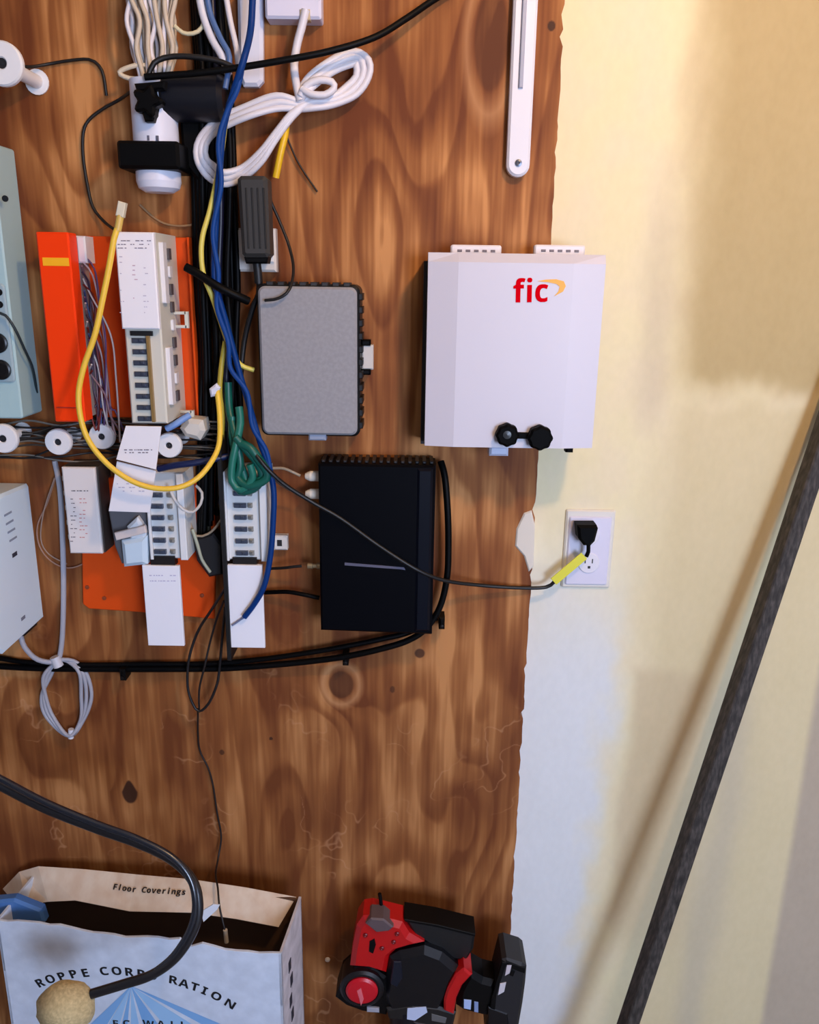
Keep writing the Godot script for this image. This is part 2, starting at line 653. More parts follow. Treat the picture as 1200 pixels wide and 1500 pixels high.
func left_side() -> void:
	spool(1, 92, 0.025, 0.120, "white wire spool highest on the plywood, at the upper left corner")
	spool(3, 643, 0.0205, 0.085, "white wire spool below the teal box, leftmost of its row")
	spool(84, 648, 0.0185, 0.080, "white wire spool directly below the orange cover")
	spool(148, 640, 0.0185, 0.050, "white wire spool behind the yellow cord, right of the orange cover")
	spool(247, 653, 0.0175, 0.090, "white wire spool just right of the tilted paper cards")
	# teal box with receptacles
	var teal := mat(0.67, 0.79, 0.80, 0.5)
	var z := 0.082
	var r := rect(-130, 207, 10, 612, z)
	var t := thing("teal_box", "pale teal metal box with round black receptacles at the left", "electrical box", Vector3(r.get_center().x, r.position.y, PLY))
	var st := mb()
	prism(st, rounded(r, 0.004), PLY + 0.001, z, 0.002)
	obj("box_body", st, teal, t)
	var xr := r.end.x
	st = mb()
	prism(st, rp(Rect2(r.position.x + 0.004, P(10, 232, z).y, r.size.x - 0.008, P(10, 209, z).y - P(10, 232, z).y)), z - 0.001, z + 0.0012, 0.0008)
	obj("top_strip", st, teal, t)
	st = mb()
	var ry := P(10, 560, z).y
	prism(st, rounded(Rect2(xr - 0.080, ry, 0.077, P(10, 415, z).y - ry), 0.006), z - 0.001, z + 0.004, 0.002)
	obj("receptacle_plate", st, mat(0.62, 0.71, 0.74, 0.4), t)
	var black := mat(0.02, 0.02, 0.03, 0.35)
	for q in [[-1, 502, 0.0135], [4, 541, 0.0135]]:
		st = mb()
		lathe(st, [[q[2], z + 0.003], [q[2], z + 0.007], [q[2] * 0.85, z + 0.008], [q[2] * 0.6, z + 0.006], [0.0, z + 0.006]], Vector3(P(q[0], q[1], z).x, P(q[0], q[1], z).y, 0), Vector3.BACK, 24)
		obj("receptacle", st, black, t)
	for q in [[1, 428], [2, 446]]:
		st = mb()
		lathe(st, [[0.0045, z + 0.003], [0.0045, z + 0.005], [0.0, z + 0.0055]], Vector3(P(q[0], q[1], z).x, P(q[0], q[1], z).y, 0), Vector3.BACK, 14)
		obj("slot", st, black, t)
	st = mb()
	lathe(st, [[0.004, z], [0.004, z + 0.0015], [0.0, z + 0.002]], Vector3(P(8, 291, z).x, P(8, 291, z).y, 0), Vector3.BACK, 14)
	obj("screw", st, mat(0.2, 0.22, 0.24, 0.3, 0.6), t)
	cable("device_cord", "thin dark cord hanging down the front of the teal box", [[-6, 458, 0.094], [8, 462, 0.094], [22, 482, 0.092], [36, 512, 0.075], [48, 540, 0.05], [54, 575, 0.03]], 0.0018, mat(0.13, 0.18, 0.2, 0.5))
	# white device at the lower left: its right side faces the room
	var wm := mat(0.86, 0.94, 1.0, 0.4)
	var b0 := P(62, 908, 0.03)
	var b1 := P(39, 710, 0.03)
	var lx := b0.x
	t = thing("network_terminal", "white network device at the lower left edge, its vented side towards us", "network device", Vector3(lx - 0.09, b0.y, PLY))
	st = mb()
	# side profile across the depth, extruded to the left
	var side := PackedVector2Array([Vector2(0.022, b0.y), Vector2(0.022, b1.y), Vector2(0.10, b1.y + 0.004), Vector2(0.15, b1.y - 0.002), Vector2(0.165, b1.y - 0.02), Vector2(0.165, b0.y + 0.012), Vector2(0.15, b0.y)])
	var sx := Transform3D(Basis(Vector3(0, 0, -1), Vector3.UP, Vector3(1, 0, 0)), Vector3(lx, 0, 0))
	var sp := PackedVector2Array()
	for q in side:
		sp.append(Vector2(-q.x, q.y))
	prism(st, sp, -0.19, 0.0, 0.004, sx)
	obj("case", st, wm, t)
	st = mb()
	box(st, Vector3(lx - 0.05, b0.y - 0.004, 0.05), Vector3(0.08, 0.010, 0.045), 0.002)
	obj("connector_bay", st, mat(0.05, 0.05, 0.06, 0.5), t)
	for k in 4:
		st = mb()
		box(st, Vector3(lx, b1.y - 0.026 - k * 0.013, 0.095 - k * 0.002), Vector3(0.001, 0.003, 0.022))
		obj("vent_slot", st, mat(0.55, 0.60, 0.68, 0.6), t)
	st = mb()
	box(st, Vector3(lx, b1.y - 0.088, 0.09), Vector3(0.001, 0.006, 0.014))
	obj("printed_mark", st, mat(0.2, 0.22, 0.28, 0.6), t)
	st = mb()
	box(st, Vector3(lx, b0.y + 0.028, 0.088), Vector3(0.001, 0.005, 0.012))
	obj("printed_mark", st, mat(0.45, 0.48, 0.55, 0.6), t)
	# its grey cord, hung up in a coil
	st = mb()
	var grey := mat(0.66, 0.66, 0.70, 0.45)
	t = thing("coiled_cord", "pale grey cord tied in a hanging coil below the white network device", "cord", P(95, 1082, 0.03))
	wire("cord_run", [[30, 930, 0.06], [36, 948, 0.06], [55, 966, 0.05], [82, 968, 0.035], [90, 945, 0.03], [93, 880, 0.03], [92, 800, 0.03], [88, 720, 0.03], [80, 675, 0.03]], 0.0042, grey, t)
	for k in 3:
		var o := k * 5.0
		wire("coil_loop", [[84, 968, 0.032], [70 - o + 4, 990, 0.03 + k * 0.003], [61 + o * 0.6, 1020, 0.03], [68 + o, 1050, 0.03], [101, 1078, 0.032 + k * 0.003], [122 - o * 0.4, 1055, 0.03], [134 - o * 1.5, 1020, 0.03], [126 - o, 985, 0.03 + k * 0.003], [108 - o, 968, 0.03], [86, 966, 0.034]], 0.0032, grey, t)
	st = mb()
	tube(st, [P(80, 962, 0.036), P(86, 976, 0.036)], 0.008, 8)
	obj("cord_tie", st, mat(0.80, 0.80, 0.83, 0.4), t)
	st = mb()
	tube(st, [P(104, 1068, 0.034), P(104, 1081, 0.034)], 0.0045, 8)
	obj("cord_tie", st, mat(0.85, 0.85, 0.88, 0.4), t)
	# loop of thin pinkish wire beside it
	cable("thin_wire", "thin pinkish wire loop between the white device and the small terminal block", [[84, 690, 0.03], [70, 735, 0.024], [55, 770, 0.024], [58, 800, 0.024], [75, 822, 0.026], [100, 832, 0.026], [125, 824, 0.026], [140, 806, 0.03]], 0.0011, mat(0.62, 0.47, 0.40, 0.5))
	cable("thin_wire", "second pale wire loop just inside the pinkish one", [[80, 700, 0.03], [64, 750, 0.026], [60, 790, 0.026], [72, 812, 0.026], [98, 826, 0.028]], 0.0010, mat(0.60, 0.50, 0.44, 0.5))


func print_lines(parent: Node3D, x0: float, y0: float, x1: float, y1: float, z: float, rows: int, fill: float, m: Material, seed_: int) -> void:
	# small printed rows, too small to read
	var g := RandomNumberGenerator.new()
	g.seed = seed_
	var st := mb()
	for k in rows:
		var yy := lerpf(y0, y1, (k + 0.5) / rows)
		var x := x0
		while x < x1 - 1.0:
			var l := g.randf_range(1.5, 5.0)
			if g.randf() < fill:
				var a := P(x, yy, z)
				box(st, a, Vector3(l * 0.0008, 0.0011, 0.0004))
			x += l + 1.2
	obj("printed_text", st, m, parent)


func clip_rows(parent: Node3D, x: float, y0: float, y1: float, rows: int, z: float, wide: float, m: Material, called := "contact_clip") -> void:
	var base := root_of(parent).position
	var st := mb()
	box(st, Vector3.ZERO, Vector3(wide, 0.0065, 0.006), 0.0012)
	box(st, Vector3(wide * 0.2, 0.001, 0.004), Vector3(wide * 0.25, 0.0035, 0.004), 0.0008)
	var me := st.commit()
	me.surface_set_material(0, m)
	var top := P(x, y0, z)
	for k in rows:
		var o := MeshInstance3D.new()
		o.name = called
		o.mesh = me
		o.position = Vector3(top.x, P(x, lerpf(y0, y1, float(k) / maxi(1, rows - 1)), z).y, z) - base
		parent.add_child(o, true)


func orange_blocks() -> void:
	var orange := mat(1.0, 0.25, 0.02, 0.5, 0.0, 0.3)
	var dull := mat(0.86, 0.30, 0.06, 0.55, 0.0, 0.3)
	var white := mat(0.88, 0.87, 0.88, 0.45)
	var cream := mat(0.82, 0.81, 0.76, 0.5)
	var card := mat(0.93, 0.92, 0.94, 0.7)
	var steel := mat(0.30, 0.33, 0.40, 0.35, 0.5)
	var black := mat(0.03, 0.025, 0.03, 0.5)
	var ink := mat(0.50, 0.46, 0.52, 0.8)
	# upper orange mounting plate
	var t := thing("orange_backplate", "orange metal mounting plate behind the tall terminal block", "mounting plate", Vector3(P(220, 612, 0.03).x, P(220, 612, 0.03).y, PLY))
	var st := mb()
	var r := rect(128, 347, 287, 612, 0.032)
	prism(st, rp(r), PLY + 0.001, 0.032, 0.001)
	obj("plate", st, dull, t)
	st = mb()
	prism(st, rp(Rect2(r.end.x - 0.003, r.position.y, 0.003, r.size.y)), 0.032, 0.044, 0.0008)
	obj("plate_lip", st, dull, t)
	# orange cover tray
	z_cover(orange, white)
	# upper block
	var z := 0.138
	r = rect(182, 340, 236, 620, z - 0.012)
	t = thing("terminal_block", "tall white telephone terminal block with a long card over its upper half", "terminal block", Vector3(r.get_center().x, r.position.y, 0.033))
	st = mb()
	prism(st, rp(Rect2(r.position.x, r.position.y, r.size.x, r.size.y)), 0.034, z - 0.012, 0.002)
	obj("block_body", st, cream, t)
	st = mb()
	prism(st, rp(rect(165.5 + 7.5, 340, 236 - 7, 482, z)), z - 0.008, z, 0.0015)
	obj("label_card", st, card, t)
	print_lines(t, 174, 350, 222, 366, z + 0.0003, 3, 0.7, ink, 3)
	print_lines(t, 177, 372, 182, 470, z + 0.0003, 12, 0.5, mat(0.75, 0.72, 0.78, 0.8), 4)
	print_lines(t, 196, 372, 201, 440, z + 0.0003, 10, 0.6, mat(0.78, 0.66, 0.72, 0.8), 5)
	print_lines(t, 212, 372, 218, 470, z + 0.0003, 12, 0.5, mat(0.75, 0.72, 0.78, 0.8), 6)
	st = mb()
	prism(st, rp(rect(191, 485, 223, 492, z - 0.008)), z - 0.02, z - 0.0075)
	obj("card_hinge", st, black, t)
	clip_rows(t, 203.5, 499, 613, 8, z - 0.011, 0.017, steel)
	st = mb()
	prism(st, rp(rect(219, 492, 223, 618, z - 0.008)), z - 0.013, z - 0.006)
	obj("gold_rail", st, mat(0.62, 0.50, 0.30, 0.4, 0.4), t)
	# pins and openings on its right side
	var xs := r.end.x
	for k in 9:
		var yy := P(250, 372 + k * 26, 0.08).y
		st = mb()
		box(st, Vector3(xs, yy, 0.075), Vector3(0.006, 0.014, 0.012), 0.001)
		obj("side_opening", st, mat(0.32, 0.30, 0.31, 0.6) if k % 3 != 1 else white, t)
	for k in 2:
		st = mb()
		box(st, Vector3(xs + 0.002, P(250, 400 + k * 150, 0.1).y, 0.105), Vector3(0.006, 0.075, 0.016), 0.001)
		obj("side_rail", st, white, t)
	for yy in [470, 615]:
		st = mb()
		var c := P(264, yy, 0.07)
		box(st, Vector3(xs + 0.008, c.y + 0.010, 0.06), Vector3(0.016, 0.004, 0.006), 0.0005)
		box(st, Vector3(xs + 0.016, c.y + 0.001, 0.06), Vector3(0.005, 0.022, 0.006), 0.0005)
		box(st, Vector3(xs + 0.008, c.y - 0.008, 0.06), Vector3(0.016, 0.004, 0.006), 0.0005)
		obj("bracket_hook", st, cream, t)
	# two paper cards hanging below
	t = thing("paper_card", "upper tilted white paper card below the tall terminal block", "card", P(200, 686, 0.12), "tilted cards below the tall block")
	slab("card_sheet", [[184, 624], [236, 625], [228, 688], [170, 673]], 0.134, 0.131, card, t, 0.0005)
	print_lines(t, 184, 657, 224, 665, 0.1345, 2, 0.8, mat(0.4, 0.35, 0.4, 0.8), 12)
	t = thing("paper_card", "lower tilted white paper card crossed by the yellow cord", "card", P(195, 751, 0.12), "tilted cards below the tall block")
	slab("card_sheet", [[171, 676], [228, 690], [219, 751], [159, 749]], 0.128, 0.125, card, t, 0.0005)
	print_lines(t, 172, 706, 215, 722, 0.1285, 3, 0.5, mat(0.72, 0.70, 0.78, 0.8), 13)
	# lower orange plate
	t = thing("orange_backplate", "lower orange mounting plate showing under the terminal blocks", "mounting plate", Vector3(P(220, 905, 0.03).x, P(220, 905, 0.03).y, PLY))
	slab("plate", [[118, 700], [312, 700], [316, 800], [313, 907], [205, 897], [130, 892], [121, 885]], 0.031, PLY + 0.001, dull, t, 0.0015)
	for q in [[128, 860], [153, 876], [296, 872]]:
		st = mb()
		lathe(st, [[0.0032, 0.031], [0.0032, 0.0325], [0.0, 0.033]], Vector3(P(q[0], q[1], 0.031).x, P(q[0], q[1], 0.031).y, 0), Vector3.BACK, 12)
		obj("screw", st, mat(0.55, 0.25, 0.12, 0.4), t)
	# small block on the left
	z = 0.075
	r = rect(96, 685, 144, 811, z)
	t = thing("terminal_block", "small white terminal block with a reddish printed card, lower left", "terminal block", Vector3(r.get_center().x, r.position.y, PLY))
	st = mb()
	prism(st, rp(r.grow_individual(0.001, 0.0, 0.002, 0.0)), PLY + 0.001, z - 0.006, 0.001)
	obj("block_body", st, mat(0.25, 0.22, 0.20, 0.6), t)
	st = mb()
	prism(st, rp(r), z - 0.012, z, 0.002)
	obj("label_card", st, mat(0.90, 0.87, 0.86, 0.6), t)
	print_lines(t, 102, 716, 130, 722, z + 0.0003, 1, 0.9, mat(0.25, 0.2, 0.22, 0.8), 31)
	print_lines(t, 105, 728, 112, 796, z + 0.0003, 11, 0.7, mat(0.45, 0.40, 0.42, 0.8), 32)
	print_lines(t, 118, 728, 128, 790, z + 0.0003, 11, 0.7, mat(0.80, 0.52, 0.50, 0.8), 33)
	for k in 5:
		st = mb()
		box(st, Vector3(r.position.x - 0.003, r.position.y + 0.02 + k * 0.022, 0.055), Vector3(0.008, 0.007, 0.01), 0.001)
		obj("side_tab", st, cream, t)
	# stripped block with loose paper, behind the tilted cards
	t = thing("terminal_block", "half hidden block with crumpled white paper under the tilted cards", "terminal block", P(195, 832, 0.03))
	slab("block_body", [[158, 745], [216, 745], [216, 822], [178, 826], [168, 800]], 0.075, 0.032, mat(0.36, 0.36, 0.38, 0.6), t, 0.002)
	slab("paper_scrap", [[185, 772], [200, 758], [212, 775], [214, 790], [190, 792]], 0.088, 0.076, mat(0.86, 0.88, 0.9, 0.6), t, 0.004)
	slab("paper_scrap", [[176, 793], [214, 786], [215, 828], [180, 832]], 0.092, 0.076, mat(0.78, 0.86, 0.92, 0.6), t, 0.006)
	slab("paper_scrap", [[167, 781], [212, 770], [214, 781], [170, 792]], 0.094, 0.088, mat(0.85, 0.80, 0.78, 0.6), t, 0.001)
	# lower middle block with a hanging card
	lower_block("white terminal block with a long blank card hanging in front of the orange plate", 218, 273, 692, 818, 212.5, 266, 829, 946, 0.090, 229, 248, true)
	lower_block("rightmost white terminal block with a hanging card, left of the black router", 330, 392, 690, 820, 333, 386, 828, 949, 0.085, 351, 366, false)
	# black divider strip, its solid black standing for a dark shadow
	st = mb()
	prism(st, rp(rect(324.5, 640, 331, 968, 0.09)), PLY + 0.001, 0.09, 0.001)
	tag(obj("shadow_divider", st, black), "narrow black divider strip drawn for the dark shadow left of the rightmost terminal block", "divider")


func lower_block(label: String, xl: float, xr: float, yt: float, yb: float, cl: float, cr: float, ct: float, cb: float, z: float, c1: float, c2: float, printed: bool) -> void:
	var cream := mat(0.85, 0.86, 0.86, 0.5)
	var r := rect(xl, yt, xr, yb, z - 0.008)
	var t := thing("terminal_block", label, "terminal block", Vector3(r.get_center().x, P(cl, cb, z).y, PLY))
	var st := mb()
	prism(st, rp(r), 0.032 if printed else PLY + 0.001, z - 0.008, 0.002)
	obj("block_body", st, cream, t)
	clip_rows(t, c1, yt + 33, yb - 10, 6, z - 0.005, 0.017, mat(0.30, 0.34, 0.42, 0.35, 0.4))
	clip_rows(t, c2, yt + 33, yb - 10, 6, z - 0.005, 0.006, mat(0.60, 0.60, 0.58, 0.4, 0.4), "wire_guide")
	for s in [-1.0, 1.0]:
		st = mb()
		prism(st, rp(Rect2(r.position.x if s < 0 else r.end.x - 0.010, r.position.y, 0.010 if s > 0 else 0.004, r.size.y)), z - 0.009, z - 0.001, 0.001)
		obj("side_rail", st, mat(0.88, 0.89, 0.90, 0.45), t)
	st = mb()
	prism(st, rp(rect(cl + 8, yb - 3, cr - 10, ct, z - 0.004)), z - 0.02, z - 0.004)
	obj("card_hinge", st, mat(0.05, 0.02, 0.02, 0.5), t)
	st = mb()
	prism(st, rp(rect(cl, ct, cr, cb, z)), z - 0.006, z, 0.0008)
	obj("label_card", st, mat(0.93, 0.93, 0.96, 0.7), t)
	if printed:
		print_lines(t, cl + 8, ct + 10, cr - 8, ct + 26, z + 0.0003, 2, 0.7, mat(0.70, 0.68, 0.80, 0.8), 41)


func z_cover(orange: Material, white: Material) -> void:
	var z := 0.098
	var r := rect(66, 340, 112.5, 618, z)
	var t := thing("orange_cover", "bright orange cover tray with a small yellow label near its top", "cover", Vector3(r.get_center().x, r.position.y, PLY))
	var st := mb()
	prism(st, rounded(r, 0.002, 2), z - 0.026, z, 0.002)
	obj("cover_tray", st, orange, t)
	st = mb()
	prism(st, rp(rect(62.5, 377.5, 101, 389.5, z + 0.0006)), z, z + 0.0006)
	obj("yellow_label", st, mat(1.0, 0.72, 0.08, 0.5), t)
	st = mb()
	prism(st, rp(rect(83, 596, 118, 598, z + 0.0006)), z - 0.001, z + 0.0012)
	obj("moulded_line", st, mat(0.72, 0.16, 0.03, 0.5), t)
	st = mb()
	prism(st, rp(Rect2(r.position.x + 0.004, r.position.y + 0.004, r.size.x - 0.006, r.size.y - 0.006)), PLY + 0.001, z - 0.026, 0.0)
	obj("inner_block", st, mat(0.60, 0.56, 0.54, 0.6), t)
	st = mb()
	box(st, Vector3(r.end.x + 0.004, r.end.y - 0.020, 0.055), Vector3(0.012, 0.034, 0.03), 0.002)
	obj("end_cap", st, white, t)
	# the fan of thin wires between cover and tall block
	t = thing("cross_connect_wires", "tangle of thin purple and white wires between orange cover and tall block", "wires", P(150, 640, 0.04))
	var cols := [mat(0.36, 0.25, 0.42, 0.5), mat(0.75, 0.66, 0.66, 0.5), mat(0.55, 0.42, 0.44, 0.5), mat(0.28, 0.22, 0.30, 0.5), mat(0.80, 0.76, 0.74, 0.5), mat(0.45, 0.12, 0.10, 0.5), mat(0.25, 0.33, 0.52, 0.5)]
	for k in 20:
		var y0 := 372 + k * 9.0
		var x1 := rng.randf_range(142, 172)
		var zz := rng.randf_range(0.040, 0.062)
		wire("jumper_wire", [[118 + k * 0.9, y0, 0.068], [125 + rng.randf_range(0, 14), y0 + 22, zz], [x1 - 8, y0 + 60 + rng.randf_range(0, 40), zz], [x1, mini(600, int(y0 + 130)) + rng.randf_range(-10, 20), zz], [x1 + rng.randf_range(-10, 14), 640 + rng.randf_range(-12, 8), 0.045]], 0.0014, cols[k % 7], t, 5)
	# the wires strung along the row of spools
	t = thing("spool_wires", "grey and black wires strung along the row of white spools", "wires", P(150, 665, 0.04))
	var dark := [mat(0.10, 0.09, 0.10, 0.5), mat(0.45, 0.43, 0.40, 0.5), mat(0.25, 0.22, 0.2, 0.5), mat(0.05, 0.05, 0.06, 0.5)]
	for k in 14:
		var yy := 618 + k * 4.0
		wire("jumper_wire", [[-10, yy + rng.randf_range(-6, 6), 0.035], [40, yy + rng.randf_range(-9, 9), 0.04], [90, yy + rng.randf_range(-9, 9), 0.045], [140, yy + rng.randf_range(-8, 8), 0.03], [200, yy + rng.randf_range(-8, 8), 0.04], [260, yy + rng.randf_range(-8, 8), 0.055], [330, yy + rng.randf_range(-8, 8), 0.05]], 0.0016, dark[k % 4], t, 5)


func top_gear() -> void:
	var white := mat(0.86, 0.87, 0.93, 0.4)
	var black := mat(0.012, 0.012, 0.017, 0.5, 0.0, 0.25)
	var navy := mat(0.04, 0.05, 0.09, 0.35)
	# bunch of cream wires at the top
	var t := thing("wire_bunch", "bunch of cream wires coming down above the white pipe", "wires", P(225, 112, 0.03))
	for k in 36:
		var x := 190 + (k % 12) * 5.6
		var zz := 0.034 + 0.014 * (k / 12) + 0.006 * sin(k * 2.1)
		var m := mat(0.78, 0.72, 0.64, 0.6) if k % 3 else mat(0.86, 0.84, 0.86, 0.5)
		wire("bunch_wire", [[x + rng.randf_range(-4, 4), -60, zz], [x + rng.randf_range(-8, 8), -10, zz], [x + rng.randf_range(-8, 8) + 2, 30, zz], [x + rng.randf_range(-8, 8) + 4, 70, zz], [204 + (x - 190) * 0.75, 104, zz], [209 + (x - 190) * 0.6, 124, zz - 0.004]], 0.0030, m, t, 6)
	cable("loop_wire", "small cream wire loop sticking out left of the wire bunch", [[214, 96, 0.06], [198, 96, 0.065], [178, 103, 0.066], [176, 109, 0.066], [190, 115, 0.064], [206, 116, 0.06]], 0.003, mat(0.80, 0.75, 0.66, 0.5))
	cable("loop_wire", "cream wire curving under the top edge right of the bunch", [[256, 38, 0.06], [268, 48, 0.06], [283, 49, 0.06], [296, 40, 0.06], [300, 15, 0.055], [298, -20, 0.05]], 0.0026, mat(0.84, 0.80, 0.66, 0.5))
	# white pipe end held by a black strap
	var c := P(227, 200, 0.06)
	var yb := P(229, 283, 0.06).y
	t = thing("white_pipe", "white plastic pipe end held by a wide black strap", "pipe", Vector3(c.x, yb, 0.055))
	var st := mb()
	lathe(st, [[0.0, 0.0], [0.018, 0.001], [0.0262, 0.006], [0.0285, 0.014], [0.0285, P(229, 118, 0.06).y - yb], [0.0, P(229, 118, 0.06).y - yb]], Vector3(c.x, yb, 0.055), Vector3.UP, 32)
	obj("pipe", st, white, t)
	st = mb()
	prism(st, rounded(Rect2(c.x - 0.040, P(229, 252, 0.06).y, 0.078, 0.033), 0.004), PLY + 0.001, 0.092, 0.004)
	obj("strap", st, black, t)
	for k in 2:
		st = mb()
		box(st, Vector3(P(217 + k * 13, 202, 0.084).x, P(217, 202, 0.084).y, 0.0825), Vector3(0.003, 0.006, 0.003), 0.0005)
		obj("embossed_tick", st, mat(0.35, 0.35, 0.42, 0.5), t)
	# dark fitting to the right of the pipe
	c = P(285, 140, 0.07)
	t = thing("dark_fitting", "dark navy cylindrical fitting lying sideways right of the white pipe", "fitting", Vector3(c.x, c.y - 0.03, 0.05))
	st = mb()
	lathe(st, [[0.0, -0.042], [0.026, -0.042], [0.029, -0.038], [0.029, 0.03], [0.024, 0.036], [0.0, 0.036]], Vector3(c.x, c.y, 0.055), Vector3.RIGHT, 28)
	obj("barrel", st, navy, t)
	st = mb()
	prism(st, pts2([[262, 165], [330, 165], [330, 262], [292, 268], [268, 240]], 0.045), PLY + 0.001, 0.045, 0.004)
	obj("mounting_foot", st, black, t)
	# black wing knob
	c = P(216, 148, 0.10)
	t = thing("wing_knob", "black lobed knob on the front of the white pipe", "knob", Vector3(c.x, c.y - 0.02, 0.09))
	st = mb()
	var lob := PackedVector2Array()
	for i in 36:
		var a := TAU * i / 36
		lob.append(Vector2(c.x, c.y) + Vector2(cos(a), sin(a)) * (0.0155 + 0.0035 * cos(a * 5.0)))
	prism(st, lob, 0.087, 0.104, 0.003)
	obj("knob_head", st, black, t)
	slab("knob_wing", [[196, 122], [242, 118], [240, 130], [200, 134]], 0.1, 0.088, black, t, 0.002)
	slab("knob_stem", [[206, 160], [229, 160], [224, 178], [212, 178]], 0.098, 0.086, black, t, 0.002)
	# white raceway running up beside the blue cable
	st = mb()
	prism(st, pts2([[345, -80], [384, -80], [385, 118], [378, 126], [356, 126], [350, 110]], 0.034), PLY + 0.001, 0.034, 0.004)
	tag(obj("cable_raceway", st, white), "flat white cable raceway dropping from the top edge", "raceway")
	# white jack box
	var r := rect(387, -70, 470, 27, 0.05)
	t = thing("jack_box", "white surface jack box at the top edge of the picture", "jack box", Vector3(r.get_center().x, r.position.y, PLY))
	st = mb()
	prism(st, rounded(r, 0.003), PLY + 0.001, 0.05, 0.003)
	obj("jack_body", st, mat(0.84, 0.84, 0.92, 0.4), t)
	st = mb()
	box(st, Vector3(P(447, 26, 0.05).x, r.position.y + 0.004, 0.046), Vector3(0.013, 0.012, 0.012), 0.001)
	obj("jack_socket", st, mat(0.75, 0.68, 0.55, 0.5), t)
	# white cord in a figure of eight
	var cw := mat(0.86, 0.85, 0.88, 0.4)
	t = thing("coiled_cord", "thick white cord coiled in a figure of eight under the jack box", "cord", P(400, 272, 0.04))
	wire("cord_run", [[448, 14, 0.052], [442, 40, 0.05], [436, 62, 0.048], [431, 95, 0.05], [434, 122, 0.056], [440, 148, 0.06]], 0.0052, cw, t, 8)
	for k in 3:
		var o := k * 9.0
		wire("right_loop", [[434, 150 + o * 0.4, 0.05], [450, 116 + o, 0.05 + 0.006 * k], [486, 88 + o, 0.045], [518, 75 + o, 0.04], [540 - o, 88 + o * 0.4, 0.04], [540 - o, 112, 0.04], [522 - o * 0.8, 138 - o * 0.6, 0.042], [488, 153 - o * 0.7, 0.048], [456, 158 - o, 0.055], [432, 160, 0.055]], 0.0046, cw, t, 8)
	for k in 3:
		var o := k * 8.0
		wire("left_loop", [[440, 150 + o * 0.6, 0.055], [405, 140 + o * 1.2, 0.06], [360, 156 + o, 0.058 + 0.004 * k], [318, 176 + o, 0.055], [292 + o * 0.6, 204 + o * 0.5, 0.05], [288 + o * 0.9, 232, 0.05], [303 + o * 0.6, 258 - o, 0.05], [326, 270 - o * 1.1, 0.05 + 0.004 * k], [354, 262 - o, 0.052], [382, 238 - o, 0.058], [404, 204 - o * 0.6, 0.06], [426, 174 - o * 0.4, 0.06], [448, 152, 0.056]], 0.0042, cw, t, 8)
	wire("inner_loop", [[440, 140, 0.062], [449, 125, 0.064], [468, 117, 0.064], [486, 120, 0.062], [489, 130, 0.062], [476, 139, 0.064], [456, 138, 0.066], [442, 130, 0.064]], 0.0046, cw, t, 8)
	# black bar bracket with hole, at the right end of the board
	r = rect(747, -90, 783, 257, 0.042)
	t = thing("slotted_strip", "long white metal strip with a rounded end, right side of the plywood", "strip", Vector3(r.get_center().x, r.position.y, PLY))
	st = mb()
	var wid := P(783, 130, 0.042).x - P(748, 130, 0.042).x
	var xc := P(765.5, 130, 0.042).x
	var y0 := P(760, 258, 0.042).y
	var pr := PackedVector2Array()
	for i in 13:
		var a := PI + PI * i / 12.0
		pr.append(Vector2(xc + cos(a) * wid / 2, y0 + wid / 2 + sin(a) * wid / 2))
	pr.append(Vector2(xc + wid / 2, 2.05))
	pr.append(Vector2(xc - wid / 2, 2.05))
	prism(st, pr, PLY + 0.001, 0.036, 0.003)
	obj("strip_body", st, mat(0.87, 0.87, 0.91, 0.35), t)
	st = mb()
	var gy := P(760, 128, 0.042).y
	for q in [[xc - 0.0045, 0.0055]]:
		prism(st, rp(Rect2(q[0], gy, q[1], 2.05 - gy)), 0.0355, 0.0395, 0.001)
	obj("groove_line", st, mat(0.62, 0.64, 0.72, 0.35), t)  # the groove, drawn as a raised strip with its shade in the colour
	st = mb()
	lathe(st, [[0.0045, 0.0], [0.0045, 0.0014], [0.002, 0.0018], [0.0, 0.001]], Vector3(xc, y0 + wid * 0.55, 0.036), Vector3.BACK, 16)
	obj("screw", st, mat(0.35, 0.37, 0.42, 0.3, 0.5), t)


